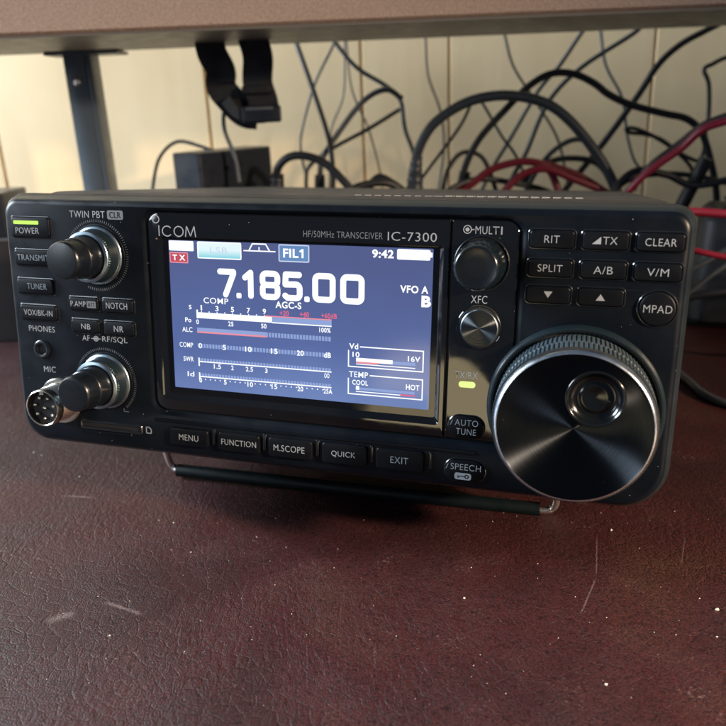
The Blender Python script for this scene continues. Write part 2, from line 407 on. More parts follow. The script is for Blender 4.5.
# lettering printed on the panel
def legend(items, z=0.01, name='printed_lettering', mat='legend', parent=None):
    for it in items: PB().mat(M[mat]).text(it[0], it[1], it[2], it[3], it[4], z, *(it[5:] or ())).build(name, parent)
legend([('TWIN PBT', -90.2, 40.3, -75.6, 42.7), ('PHONES', -112.2, -2.9, -100.7, -.7), ('MIC', -107.1, -18.7, -101.8, -16.4), ('AF', -88.8, -5.1, -85.6, -3.0), ('RF/SQL', -80.2, -5.3, -69.6, -2.9)], mat='legend')
t = PB().mat(M['legend_dim']); t.loft([rr(-74.6, 39.9, -68.2, 43.1, .6, 0, 3), rr(-74.6, 39.9, -68.2, 43.1, .6, .03, 3)])
t.mat(M['fascia']).text('CLR', -73.7, 40.4, -69.1, 42.6, .03, .01); t.build('printed_lettering')
t = PB().mat(M['legend'])     # the little concentric-knob symbol between AF and RF
t.box(-85.0, -4.2, 0, -80.8, -3.95, .04); t.lathe([(1.05, 0), (1.05, .05), (.78, .05), (.78, 0)], 20, -82.9, -4.07, cap1=False); t.lathe([(.5, 0), (.5, .06)], 16, -82.9, -4.07)
t.build('printed_symbol')
GZ = -.6
def bl(items, **k): return legend(items, z=GZ+.005, **k)
# maker's mark: a ring above the letters
t = PB().mat(M['legend'])
t.lathe([(1.45, GZ), (1.45, GZ+.04), (1.12, GZ+.04), (1.12, GZ)], 28, -55.6, 40.4, cap1=False)
t.box(-54.65, 34.6, GZ, -54.3, 38.3, GZ+.04)
def arcpts(cx, cy, rx, ry, a0, a1, w, n=22):
    o = [(cx+rx*math.cos(a0+(a1-a0)*i/n), cy+ry*math.sin(a0+(a1-a0)*i/n)) for i in range(n+1)]
    i_ = [(cx+(rx-w)*math.cos(a0+(a1-a0)*i/n), cy+(ry-w)*math.sin(a0+(a1-a0)*i/n)) for i in range(n+1)]
    return o, i_
def arc(t, cx, cy, rx, ry, a0, a1, w, z):
    o, i_ = arcpts(cx, cy, rx, ry, a0, a1, w)
    for k in range(len(o)-1):
        t.loft([[(*o[k], z), (*o[k+1], z), (*i_[k+1], z), (*i_[k], z)], [(*o[k], z+.04), (*o[k+1], z+.04), (*i_[k+1], z+.04), (*i_[k], z+.04)]])
arc(t, -51.3, 36.4, 2.05, 1.9, .7, 2*PI-.7, .36, GZ); arc(t, -46.8, 36.4, 1.95, 1.9, 0, 2*PI, .36, GZ)
for a_, b2 in (((-44.2, 34.6), (-43.7, 38.3)), ((-43.7, 38.3), (-42.25, 34.9)), ((-42.25, 34.9), (-40.8, 38.3)), ((-40.8, 38.3), (-40.3, 34.6))):
    d = Vector((b2[0]-a_[0], b2[1]-a_[1], 0)).normalized()*.17; nx, ny = -d.y, d.x
    q = [(a_[0]+nx, a_[1]+ny), (a_[0]-nx, a_[1]-ny), (b2[0]-nx, b2[1]-ny), (b2[0]+nx, b2[1]+ny)]
    t.loft([[(*p_, GZ) for p_ in q], [(*p_, GZ+.04) for p_ in q]])
t.build('maker_mark')
bl([('HF/50MHz TRANSCEIVER', -.6, 35.9, 26.6, 38.0)], mat='legend_dim')
bl([('IC-7300', 28.3, 35.6, 44.3, 38.4)])
t = PB().mat(M['legend']); t.text('MUL', 56.4, 38.5, 61.6, 40.9, GZ+.005); t.text('T', 61.75, 38.5, 63.75, 40.9, GZ+.005); t.text('I', 64.3, 38.5, 64.7, 40.9, GZ+.005); t.build('printed_lettering')
bl([('XFC', 56.0, 16.7, 61.1, 19.2)])
bl([('TX/RX', 51.9, -8.2, 59.3, -6.0)], mat='legend_mid')
t = PB().mat(M['legend']); t.lathe([(1.35, GZ), (1.35, GZ+.04), (1.08, GZ+.04), (1.08, GZ)], 26, 53.9, 39.8, cap1=False); t.lathe([(.62, GZ), (.62, GZ+.05)], 18, 53.9, 39.8); t.box(55.2, 39.65, GZ, 56.1, 39.95, GZ+.04); t.build('printed_symbol')
# status LED
t = PB().mat(M['led_tx']); t.loft([rr(53.2, -11.3, 58.7, -9.2, 1.0, GZ, 6), rr(53.2, -11.3, 58.7, -9.2, 1.0, GZ+.08, 6)]); t.build('status_light')
t = PB().mat(M['led_dim']); t.lathe([(.3, GZ), (.3, GZ+.06)], 12, 64.0, 37.4); t.build('indicator_dot')

# keys
def key(txt, x0, y0, x1, y1, h=.95, r=1.0, rim=True, z=0, tw=.62, th=.36, label=None, deco=None, bold=-.007, fit=None):
    k = PB()
    if rim:
        d = .42
        k.mat(M['button_rim']).loft([rr(x0-d-.25, y0-d-.25, x1+d+.25, y1+d+.25, r+d+.2, z-.02, 5), rr(x0-d, y0-d, x1+d, y1+d, r+d, z+.24, 5), rr(x0-d+.2, y0-d+.2, x1+d-.2, y1+d-.2, r+d-.2, z+.27, 5), rr(x0-.12, y0-.12, x1+.12, y1+.12, r, z+.05, 5)], False, False)
    k.mat(M['button']).loft([rr(x0, y0, x1, y1, r, z, 5), rr(x0+.05, y0+.05, x1-.05, y1-.05, r, z+h-.3, 5), rr(x0+.18, y0+.18, x1-.18, y1-.18, r, z+h-.08, 5), rr(x0+.42, y0+.42, x1-.42, y1-.42, r-.3, z+h, 5)])
    k.mat(M['legend'])
    if fit: k.text(txt, *fit, z+h+.003, bold)
    elif txt:
        cx, cy = (x0+x1)/2, (y0+y1)/2; w = (x1-x0)*tw; hh = (y1-y0)*th
        k.text(txt, cx-w/2, cy-hh/2, cx+w/2, cy+hh/2, z+h+.003, bold)
    if deco: deco(k, z+h)
    o = k.build('button')
    o['label'] = label or ('button marked ' + txt)
    return o
gx = [(73.2, 86.3), (88.7, 101.8), (104.1, 117.2)]
gy = [(35.0, 40.3), (26.3, 31.5), (18.1, 23.3)]
key('RIT', *(gx[0][0], gy[0][0], gx[0][1], gy[0][1]), tw=.34, th=.42)
def tri(k, pts, z):
    k.loft([[(x, y, z) for x, y in pts], [(x, y, z+.04) for x, y in pts]])
def delta(k, z):
    k.mat(M['legend']); tri(k, [(91.4, 36.6), (94.0, 36.6), (93.9, 38.8)], z)
key('TX', gx[1][0], gy[0][0], gx[1][1], gy[0][1], fit=(94.5, 36.6, 98.6, 38.8), deco=delta, label='button marked delta TX')
key('CLEAR', gx[2][0], gy[0][0], gx[2][1], gy[0][1], tw=.66, th=.42)
key('SPLIT', gx[0][0], gy[1][0], gx[0][1], gy[1][1], tw=.56, th=.42)
key('A/B', gx[1][0], gy[1][0], gx[1][1], gy[1][1], tw=.42, th=.44)
key('V/M', gx[2][0], gy[1][0], gx[2][1], gy[1][1], tw=.46, th=.44)
key('', gx[0][0], gy[2][0], gx[0][1], gy[2][1], deco=lambda k, z: tri(k.mat(M['legend']), [(78.4, 21.8), (79.7, 19.8), (81.0, 21.8)], z), label='button marked with a down arrow')
key('', gx[1][0], gy[2][0], gx[1][1], gy[2][1], deco=lambda k, z: tri(k.mat(M['legend']), [(93.8, 19.7), (96.5, 19.7), (95.15, 21.7)], z), label='button marked with an up arrow')
k = PB().mat(M['button_rim']).lathe([(5.95, -.02), (5.7, .24), (5.5, .27), (5.3, .05)], 48, 111.6, 18.0, cap1=False)
k.box(102.8, 23.0, -.1, 108.0, 23.25, .14, .05)
k.mat(M['button']).lathe([(5.15, 0), (5.1, .65), (4.9, .87), (4.6, .95)], 48, 111.6, 18.0); k.mat(M['legend']).text('MPAD', 107.6, 16.9, 115.7, 19.2, .955)
k.build('button')['label'] = 'round button marked MPAD'
lkeys = [('TRANSMIT', -115.0, 22.4, -99.2, 28.0, (-113.7, 24.1, -99.9, 26.3)), ('TUNER', -115.0, 11.7, -99.2, 17.2, (-110.5, 13.4, -101.9, 15.6)), ('VOX/BK-IN', -114.8, 1.7, -98.6, 7.3, (-113.0, 3.4, -100.4, 5.6)),
         ('P.AMP', -92.9, 6.5, -80.4, 11.3, (-92.0, 7.9, -85.6, 9.9)), ('NOTCH', -78.8, 6.4, -66.0, 11.3, (-77.0, 7.8, -68.2, 10.1)), ('NB', -92.6, -1.9, -80.6, 3.0, (-88.2, -.5, -84.3, 1.5)), ('NR', -78.6, -2.1, -66.2, 3.0, (-74.3, -.7, -70.4, 1.5))]
for tx, a, b0, c0, d0, fit in lkeys:
    deco = None
    if tx == 'P.AMP':
        def deco(k, z):
            k.mat(M['legend_dim']).loft([rr(-85.1, 7.6, -81.3, 10.1, .3, z, 3), rr(-85.1, 7.6, -81.3, 10.1, .3, z+.03, 3)]); k.mat(M['button']).text('ATT', -84.6, 8.1, -81.8, 9.6, z+.03)
    key(tx, a, b0, c0, d0, fit=fit, deco=deco, label='button marked P.AMP ATT' if tx == 'P.AMP' else None)
pw = key('POWER', -115.3, 32.8, -98.8, 39.9, fit=(-113.4, 34.0, -103.3, 36.2), h=.8, label='power button with a lit green bar')
t = PB().mat(M['led_green']); t.loft([rr(-114.0, 37.4, -103.2, 38.7, .3, .75, 3), rr(-114.0, 37.4, -103.2, 38.7, .3, .9, 3)]); t.build('power_light', pw)
mk = [('MENU', -53.2, -42.2, -37.7, -35.4, (-49.5, -39.9, -41.6, -37.6)), ('FUNCTION', -33.6, -42.3, -17.4, -35.2, (-32.3, -39.8, -18.6, -37.6)), ('M.SCOPE', -13.9, -42.3, 2.6, -35.2, (-11.8, -39.9, -.1, -37.6)),
      ('QUICK', 6.4, -42.3, 22.8, -34.9, (9.9, -39.8, 18.6, -37.5)), ('EXIT', 26.0, -42.2, 42.8, -34.7, (31.2, -39.6, 37.4, -37.3))]
for tx, a, b0, c0, d0, fit in mk: key(tx, a, b0, c0, d0, h=1.25, r=1.1, rim=False, fit=fit)
for i, x in enumerate((-35.65, -15.65, 4.5, 24.4, 44.9)):
    t = PB().mat(M['button_rim']); t.loft([rr(x-.75, -40.8, x+.75, -34.6, .5, -.02, 4), rr(x-.5, -40.6, x+.5, -34.8, .4, .45, 4), rr(x-.25, -40.4, x+.25, -35.0, .2, .5, 4)]); t.build('key_divider')
# shelf-like lip above the key row
t = PB().mat(M['fascia']); t.loft([rr(-60, -34.1, 60, -32.6, .6, -.02, 4), rr(-59.7, -33.8, 60, -32.8, .5, .35, 4)]); t.build('key_row_lip')
def pill(lines, cx, cy, w, h, z, label, deco=None):
    k = PB().mat(M['button_rim']).loft([rr(cx-w/2-.5, cy-h/2-.5, cx+w/2+.5, cy+h/2+.5, h/2+.4, z-.02, 8), rr(cx-w/2-.25, cy-h/2-.25, cx+w/2+.25, cy+h/2+.25, h/2+.2, z+.2, 8), rr(cx-w/2-.05, cy-h/2-.05, cx+w/2+.05, cy+h/2+.05, h/2, z+.06, 8)], False, False)
    k.mat(M['button']).loft([rr(cx-w/2, cy-h/2, cx+w/2, cy+h/2, h/2-.05, z, 8), rr(cx-w/2+.05, cy-h/2+.05, cx+w/2-.05, cy+h/2-.05, h/2-.1, z+.6, 8), rr(cx-w/2+.4, cy-h/2+.4, cx+w/2-.4, cy+h/2-.4, h/2-.5, z+.8, 8)])
    k.mat(M['legend'])
    for tx, x0, y0, x1, y1 in lines: k.text(tx, x0, y0, x1, y1, z+.803)
    if deco: deco(k, z+.803)
    k.build('button')['label'] = label
pill([('AUTO', 52.6, -24.2, 60.3, -22.1), ('TUNE', 53.1, -27.3, 59.7, -25.2)], 56.4, -24.6, 11.6, 7.3, GZ, 'button marked AUTO TUNE')
def lockico(k, z):
    k.loft([rr(53.3, -43.0, 58.9, -40.6, .8, z, 4), rr(53.3, -43.0, 58.9, -40.6, .8, z+.03, 4)]); k.mat(M['button'])
    k.lathe([(.75, z+.03), (.75, z+.05), (.4, z+.05), (.4, z+.03)], 16, 57.4, -41.8, cap1=False); k.box(54.2, -41.95, z+.03, 56.7, -41.65, z+.05); k.box(54.4, -42.4, z+.03, 54.7, -41.8, z+.05)
pill([('SPEECH', 51.9, -39.6, 62.0, -37.4)], 56.6, -39.9, 13.2, 7.6, 0, 'button marked SPEECH with a key symbol', lockico)
t = PB().mat(M['legend'])
for x, y in ((51.0, -23.4), (50.2, -38.7)):
    tri(t, [(x, y-.8), (x+.25, y-.8), (x+.95, y+.9), (x+.7, y+.9)], .21 if y > -30 else .82)
t.build('printed_symbol')

# twin concentric knobs
def ticks(cx, cy, r0, r1, n, a0, a1):
    t = PB().mat(M['legend_dim'])
    for i in range(n+1):
        a = a0+(a1-a0)*i/n; ca, sa = math.cos(a), math.sin(a); w = .085
        q = [(cx+r0*ca-w*sa, cy+r0*sa+w*ca), (cx+r0*ca+w*sa, cy+r0*sa-w*ca), (cx+r1*ca+w*sa, cy+r1*sa-w*ca), (cx+r1*ca-w*sa, cy+r1*sa+w*ca)]
        t.loft([[(x, y, .0) for x, y in q], [(x, y, .03) for x, y in q]])
    return t.build('tick_marks')
def twin_knob(cx, cy, lab):
    n = 96
    o = PB().mat(M['silver']).lathe([(10.5, 0), (10.5, .7), (10.2, 1.1), (9.7, 1.3)], 96, cx, cy, cap1=False)
    o.mat(M['knob_side']).lathe([(9.7, 1.3), (9.5, 1.8), (9.2, 3.6), (8.95, 5.2)], 96, cx, cy, cap1=False)
    o.mat(M['silver']).lathe([(8.95, 5.2), (9.0, 5.5), (9.05, 6.7)], 128, cx, cy, mod=lambda k, i: (.14 if i % 2 else -.14), cap1=False)
    o.lathe([(9.05, 6.7), (8.85, 7.0), (8.0, 7.25), (7.6, 7.0)], 128, cx, cy, cap1=False)
    o.mat(M['black']).lathe([(7.6, 7.0), (7.5, 6.2)], 96, cx, cy)
    ring = o.build('outer_knob', at=(cx, cy, 0)); ring['label'] = 'silver outer ring of the ' + lab
    i_ = PB().mat(M['knob']).lathe([(7.3, 6.3), (7.35, 7.4), (7.2, 13.0), (7.0, 13.5), (6.7, 13.7), (6.65, 14.2), (6.55, 18.6), (6.35, 19.4), (5.9, 19.9), (5.2, 20.0)], 96, cx, cy)
    k = i_.build('inner_knob', at=(cx, cy, 0)); k['label'] = 'black inner knob of the ' + lab
    m = PB().mat(M['fascia']).lathe([(11.4, .0), (11.3, .2), (10.9, .25), (10.6, 0.02)], 80, cx, cy, cap1=False); m.build('knob_surround', ring)
twin_knob(-79.8, 26.9, 'TWIN PBT knob'); twin_knob(-79.8, -20.2, 'AF RF/SQL knob')
ticks(-79.8, 26.9, 12.0, 12.9, 84, -1.95, 3.9)
ticks(-79.8, -20.2, 12.0, 12.9, 74, -.85, 3.9)
t = PB().mat(M['legend_dim']); t.box(-73.0, -31.6, 0, -70.9, -31.35, .03); t.box(-73.0, -31.6, 0, -72.75, -30.3, .03); t.build('printed_symbol')

# multi knob
o = PB().mat(M['button_rim']).lathe([(8.8, GZ), (8.75, GZ+.35), (8.5, GZ+.5), (8.2, GZ+.3), (8.15, GZ)], 80, 58.8, 29.4, cap1=False)
o.mat(M['black']).lathe([(8.15, GZ+.02), (7.8, GZ+.02)], 64, 58.8, 29.4)
mr = o.build('knob_surround')
fl = lambda k, i: (-.22*(.5+.5*math.cos(i/144*2*PI*24)) if 0 < k < 6 else 0)
PB().mat(M['multi']).lathe([(7.75, 0), (7.8, .8), (7.65, 4), (7.5, 8.5), (7.3, 11.0), (7.0, 12.2), (6.7, 13.0), (6.35, 13.6), (6.1, 13.75)], 144, 58.8, 29.4, mod=fl, cap1=False).mat(M['knob']).lathe([(6.1, 13.75), (5.8, 13.6), (3, 13.45), (.3, 13.4)], 144, 58.8, 29.4).build('multi_knob', at=(58.8, 29.4, 0))
# XFC button
o = PB().mat(M['gloss']).lathe([(7.4, GZ), (7.2, GZ+.25), (7.0, GZ+.25), (6.6, GZ)], 64, 59.1, 8.9, cap1=False)
o.mat(M['black']).lathe([(6.6, GZ+.02), (6, GZ+.02)], 64, 59.1, 8.9); xs = o.build('button_surround')
xb = PB().mat(M['silver']).lathe([(6.0, GZ), (6.0, .5), (5.75, .8)], 72, 59.1, 8.9, cap1=False).mat(M['xfc']).lathe([(5.75, .8), (5.6, .84), (.05, .84)], 72, 59.1, 8.9).build('button', at=(59.1, 8.9, 0)); xb['label'] = 'round turned-metal XFC button'

# jacks
o = PB().mat(M['knob']).lathe([(3.6, 0), (3.6, .6), (3.2, .9), (2.6, .95), (1.9, .6), (1.75, -1)], 48, -106.8, -9.8, cap1=False).mat(M['black']).lathe([(1.8, -.02), (1.7, .02)], 32, -106.8, -9.8)
o.build('phones_jack')
mx_, my_ = -100.2, -29.6
o = PB().mat(M['chrome']).lathe([(9.0, 0), (9.0, .8), (8.6, 1.3), (7.4, 1.4), (7.35, 1.8), (7.15, 2.2), *[(7.12 if q % 2 else 6.88, 2.4+q*.26) for q in range(24)], (7.1, 8.9), (7.1, 10.8), (6.95, 11.3), (6.6, 11.5), (6.35, 11.3), (6.3, 8.5)], 72, mx_, my_, mod=lambda k, i: 0, cap1=False)
mic = o.build('mic_connector', at=(mx_, my_, 0))
PB().mat(M['black']).lathe([(6.32, 9.6), (.1, 9.6)], 48, mx_, my_).build('insert', mic)
for i in range(8):
    px, py = (mx_+.3, my_) if i == 7 else (mx_+.2+4.1*math.cos(2*PI*(i+.5)/7+PI/2), my_+4.1*math.sin(2*PI*(i+.5)/7+PI/2))
    PB().mat(M['pin']).lathe([(.55, 9.5), (.55, 10.6), (.35, 10.9), (.05, 10.95)], 14, px, py).build('pin', mic)
PB().mat(M['chrome']).box(mx_-.9, my_+5.2, 9.0, mx_+.9, my_+6.35, 11.2, .1).build('key_notch', mic)
# card slot
t = PB().mat(M['button_rim']).loft([rr(-92.6, -40.2, -65.4, -36.2, .9, -.02, 4), rr(-92.3, -39.9, -65.7, -36.5, .8, .45, 4), rr(-91.9, -39.0, -66.1, -37.0, .5, .5, 4), rr(-91.7, -38.8, -66.3, -37.2, .4, .05, 4)], False, False)
t.mat(M['black']).loft([rr(-91.7, -38.8, -66.3, -37.2, .4, .06, 4), rr(-91.6, -38.7, -66.4, -37.3, .3, .07, 4)])
t.mat(M['fascia']).loft([rr(-90.5, -41.6, -70.0, -40.1, .6, -.02, 4), rr(-90.2, -41.3, -70.3, -40.3, .5, .35, 4)]); t.build('card_slot')
t = PB().mat(M['legend']); z = .0
for a_ in ([(-64.0, -39.3), (-61.6, -39.3), (-61.6, -38.95), (-64.0, -38.95)], [(-64.0, -39.3), (-63.65, -39.3), (-63.65, -36.6), (-64.0, -36.6)], [(-64.0, -36.6), (-62.5, -36.6), (-62.5, -36.95), (-64.0, -36.95)], [(-61.95, -39.3), (-61.6, -39.3), (-61.6, -37.4), (-61.95, -37.4)], [(-62.6, -36.6), (-61.6, -37.5), (-61.9, -37.7), (-62.8, -36.9)]): tri(t, a_, z)
t.build('printed_symbol')

# main dial
DX, DY = 90.0, -15.4
o = PB().mat(M['knob_side']).lathe([(27.4, -2), (27.3, 0.0), (26.9, 1.2), (26.4, 1.9), (25.9, 2.0), (25.2, 1.6), (24.9, .4)], 128, DX, DY, cap1=False).mat(M['black']).lathe([(24.9, .4), (24, .4)], 96, DX, DY)
o.build('dial_collar', at=(DX, DY, 0))
N = 440
mod = lambda k, i: ((-.32 if (i % 4) in (0, 1) else 0) if 1 <= k <= 4 else 0)
g = PB().mat(M['grip']).lathe([(24.35, .8), (24.35, 1.6), (24.3, 2.0), (24.25, 9.2), (24.2, 9.6), (24.2, 10.0)], N, DX, DY, mod=mod, cap1=False)
mod2 = lambda k, i: ((-.32 if ((i+2) % 4) in (0, 1) else 0) if 1 <= k <= 3 else 0)
g.lathe([(24.2, 10.0), (24.15, 10.3), (24.0, 17.0), (23.95, 17.3), (23.9, 17.7)], N, DX, DY, mod=mod2, cap1=False)
dial = g.mat(M['black']).lathe([(23.9, 17.7), (23.0, 17.7)], N, DX, DY).build('tuning_dial', at=(DX, DY, 0), sharp=30)
PB().mat(M['rim']).lathe([(23.5, 17.5), (23.45, 18.3), (22.9, 19.5), (22.45, 19.95), (22.2, 20.0)], 160, DX, DY, cap1=False).build('silver_rim', dial, at=(DX, DY, 0))
px, py = 95.5, -6.1; n = 128
f = PB().mat(M['dial_face'])
R_ = [circ(DX, DY, 22.2, 20.0, n), circ(DX, DY, 21.9, 19.8, n), circ(px, py, 8.45, 19.8, n)]
f.loft(R_, False, False); f.build('dial_face', dial, at=(DX, DY, 0), sharp=60)
PB().mat(M['dimple']).lathe([(8.45, 19.78), (8.35, 20.15), (8.0, 20.25), (7.6, 20.0), (7.2, 19.2), (6.2, 18.2), (5.0, 17.8), (4.5, 18.0), (4.0, 18.35), (3.2, 18.2), (2, 17.9), (.05, 17.7)], 96, px, py).build('finger_dimple', dial, at=(DX, DY, 0), sharp=60)

# stand, feet
w = PB().mat(M['steel'])
LX, RX = -83.6, 87.0
w.tube([(LX, -44, -38), (LX, -60, -44), (LX, -70.0, -48), (LX+1.0, -73.2, -49.5), (LX+4.5, -74.7, -49.3), (LX+16, -74.6, -49.4), (0, -74.0, -50.3), (RX-16, -73.5, -51.2), (RX-4.5, -73.4, -51.4), (RX-1.0, -71.9, -51.6), (RX, -68.5, -50), (RX, -60, -45), (RX, -44, -38)], 1.5, 14, 8)
st = w.build('wire_stand')
PB().mat(M['sleeve']).tube([(LX+8.5, -74.7, -49.4), (LX+9.1, -74.7, -49.4), (0, -74.0, -50.3), (RX-11.6, -73.4, -51.3), (RX-11, -73.4, -51.3)], lambda t: 2.9 if .015 < t < .985 else 2.3, 16, 10).build('rubber_sleeve', st)
for x in (-95, 95):
    for z_, h_ in ((-40, -51), (-215, -53)):
        r_ = PB().mat(M['sleeve'])
        prof = [(8, -44.4), (8, h_+1), (7.2, h_)]
        rings = [[(x+r*math.cos(2*PI*i/32), y, z_+r*math.sin(2*PI*i/32)) for i in range(32)] for r, y in prof]
        r_.loft(rings, True, True).build('foot')

# ------------------------------------------------------------------ what the screen shows
s = PB().mat(M['glass']).loft([rr(-55.0, -24.0, 46.0, 34.4, .5, -3.1, 2), rr(-55.0, -24.0, 46.0, 34.4, .5, -1.95, 2)], False, False)
s.loft([rr(-55.0, -24.0, 46.0, 34.4, .5, -1.95, 2), rr(-51.8, -20.5, 43.2, 33.3, .3, -1.93, 2)], False, False)
s.mat(M['screen']).loft([rr(-51.8, -20.5, 43.2, 33.3, .3, -1.93, 2), rr(-51.7, -20.4, 43.1, 33.2, .3, -1.92, 2)])
scr = s.build('screen')
SZ = -1.90
class SB(PB):
    def R(s, x0, y0, x1, y1, z=SZ): return s.loft([[(x0, y0, z), (x1, y0, z), (x1, y1, z), (x0, y1, z)], [(x0, y0, z+.02), (x1, y0, z+.02), (x1, y1, z+.02), (x0, y1, z+.02)]])
    def T(s, tx, x0, y0, x1, y1, b=.014, z=SZ): return s.text(tx, x0, y0, x1, y1, z, b, 0, .02)
    def C(s, tx, cx, cy, h=2.1, wch=1.35, b=.02, z=SZ):
        w = wch*len(tx)*h/2.1
        if len(tx) == 1 and tx in '1': w *= .45
        return s.T(tx, cx-w/2, cy-h/2, cx+w/2, cy+h/2, b, z)
W_ = M['s_white']
def line(t, a, b, w, z=SZ):
    d = Vector((b[0]-a[0], b[1]-a[1], 0)).normalized()*w/2; nx, ny = -d.y, d.x
    q = [(a[0]+nx, a[1]+ny), (a[0]-nx, a[1]-ny), (b[0]-nx, b[1]-ny), (b[0]+nx, b[1]+ny)]
    t.loft([[(*p_, z) for p_ in q], [(*p_, z+.02) for p_ in q]])
t = SB().mat(W_).loft([rr(-51.6, 29.6, -42.0, 33.1, .4, SZ, 3), rr(-51.6, 29.6, -42.0, 33.1, .4, SZ+.02, 3)]); t.build('screen_icon', scr)
t = SB().mat(W_).loft([rr(-40.6, 27.2, -23.8, 33.1, .5, SZ, 3), rr(-40.6, 27.2, -23.8, 33.1, .5, SZ+.01, 3)]); t.mat(M['s_lsb']).R(-40.2, 27.6, -24.2, 32.7, SZ+.012); t.mat(M['s_soft']).T('LSB', -35.6, 29.2, -29.1, 31.3, 0, SZ+.035); t.build('screen_icon', scr)
t = SB().mat(W_); t.R(-23.0, 30.3, -11.2, 30.7)
line(t, (-21.0, 30.5), (-19.6, 33.0), .45); line(t, (-19.8, 32.9), (-14.6, 32.9), .45, SZ+.003); line(t, (-14.8, 33.0), (-13.3, 30.5), .45, SZ+.006); line(t, (-17.2, 31.9), (-17.2, 30.7), .4, SZ+.009)
t.build('screen_icon', scr)
t = SB().mat(M['s_soft']).loft([rr(-10.1, 27.2, 1.0, 33.1, .5, SZ, 3), rr(-10.1, 27.2, 1.0, 33.1, .5, SZ+.01, 3)]); t.mat(M['s_blue']).R(-9.7, 27.6, .6, 32.7, SZ+.012); t.mat(W_).T('FIL', -8.4, 28.7, -2.9, 31.7, .03, SZ+.035); t.R(-1.75, 28.7, -1.05, 31.7, SZ+.035); line(t, (-2.45, 30.75), (-1.4, 31.5), .6, SZ+.04); t.build('screen_icon', scr)
t = SB().mat(W_).T('9:42', 22.8, 29.7, 30.1, 32.5, .035); t.build('clock_readout', scr)
t = SB().mat(W_).loft([rr(31.2, 29.5, 42.2, 32.9, .5, SZ, 3), rr(31.2, 29.5, 42.2, 32.9, .5, SZ+.02, 3)]); t.R(42.2, 30.5, 42.9, 32.1); t.build('screen_icon', scr)
t = SB().mat(M['s_pink']).loft([rr(-52.0+.5, 25.3, -44.3, 29.1, .3, SZ, 3), rr(-52.0+.5, 25.3, -44.3, 29.1, .3, SZ+.01, 3)]); t.mat(M['s_redbox']).R(-51.15, 25.65, -44.65, 28.75, SZ+.012); t.mat(W_).T('T X', -50.4, 26.2, -45.4, 28.2, .025, SZ+.035); t.build('screen_icon', scr)
# frequency readout: heavy rounded digits
t = SB().mat(W_)
H0, H1 = 13.9, 24.0
def stroke(t, pts, w, z):
    """flat rounded stroke along a polyline (each capsule a hair higher so faces never coincide)"""
    for i in range(len(pts)-1):
        a, b = Vector((*pts[i], 0)), Vector((*pts[i+1], 0)); d = (b-a).normalized(); ang = math.atan2(d.y, d.x)
        ring = [(b.x+w/2*math.cos(ang-PI/2+PI*k/8), b.y+w/2*math.sin(ang-PI/2+PI*k/8)) for k in range(9)]+[(a.x+w/2*math.cos(ang+PI/2+PI*k/8), a.y+w/2*math.sin(ang+PI/2+PI*k/8)) for k in range(9)]
        zz = z+.0012*(i % 9)
        t.loft([[(*p_, zz) for p_ in ring], [(*p_, zz+.015) for p_ in ring]])
def digit(t, d, x, w, sw=2.1):
    h = H1-H0; y0, y1 = H0+sw/2, H1-sw/2; x0, x1 = x+sw/2, x+w-sw/2; r = 1.35; xm = (x0+x1)/2; ym = (y0+y1)/2
    def oval(ya, yb):
        o = []
        for cx, cy, a0 in ((x1-r, ya+r, -PI/2), (x1-r, yb-r, 0), (x0+r, yb-r, PI/2), (x0+r, ya+r, PI)):
            for k in range(5): o.append((cx+r*math.cos(a0+k/4*PI/2), cy+r*math.sin(a0+k/4*PI/2)))
        return o+[o[0]]
    if d == '0': stroke(t, oval(y0, y1), sw, SZ)
    if d == '8': stroke(t, oval(y0, ym+.1), sw, SZ); stroke(t, oval(ym+.1, y1), sw, SZ+.012)
    if d == '7': stroke(t, [(x0, y1), (x1, y1), (x1, y1-.6), (xm-.6, y0)], sw, SZ)
    if d == '1': stroke(t, [(xm-1.6, y1-1.7), (xm+.5, y1), (xm+.5, y0)], sw, SZ)
    if d == '5':
        o = [(x1-.2, y1), (x0+.25, y1), (x0+.1, ym+.6)]; yb = ym+.7
        for cx, cy, a0, a1 in ((x1-r, yb-r, PI/2, 0), (x1-r, y0+r, 0, -PI/2)):
            for k in range(5): o.append((cx+r*math.cos(a0+(a1-a0)*k/4), cy+r*math.sin(a0+(a1-a0)*k/4)))
        stroke(t, o+[(x0+.9, y0), (x0, y0+.7)], sw, SZ)
def dot(t, x): t.loft([rr(x, H0-.05, x+1.9, H0+1.85, .5, SZ, 3), rr(x, H0-.05, x+1.9, H0+1.85, .5, SZ+.02, 3)])
digit(t, '7', -33.2, 7.2); dot(t, -26.1); digit(t, '1', -24.4, 6.6); digit(t, '8', -17.2, 7.6); digit(t, '5', -8.9, 7.4); dot(t, -.9); digit(t, '0', 2.0, 8.3); digit(t, '0', 11.9, 8.5)
t.build('frequency_readout', scr)
t = SB().mat(W_); t.T('COMP', -38.9, 11.4, -29.3, 13.5, .014); t.T('AGC-S', -11.5, 11.2, -2.0, 13.6, .025); t.build('screen_lettering', scr)
t = SB().mat(W_); t.T('VFO A', 32.5, 18.7, 41.9, 21.2, .03); t.T('B', 39.7, 14.3, 42.9, 18.1, .05); t.build('screen_lettering', scr)
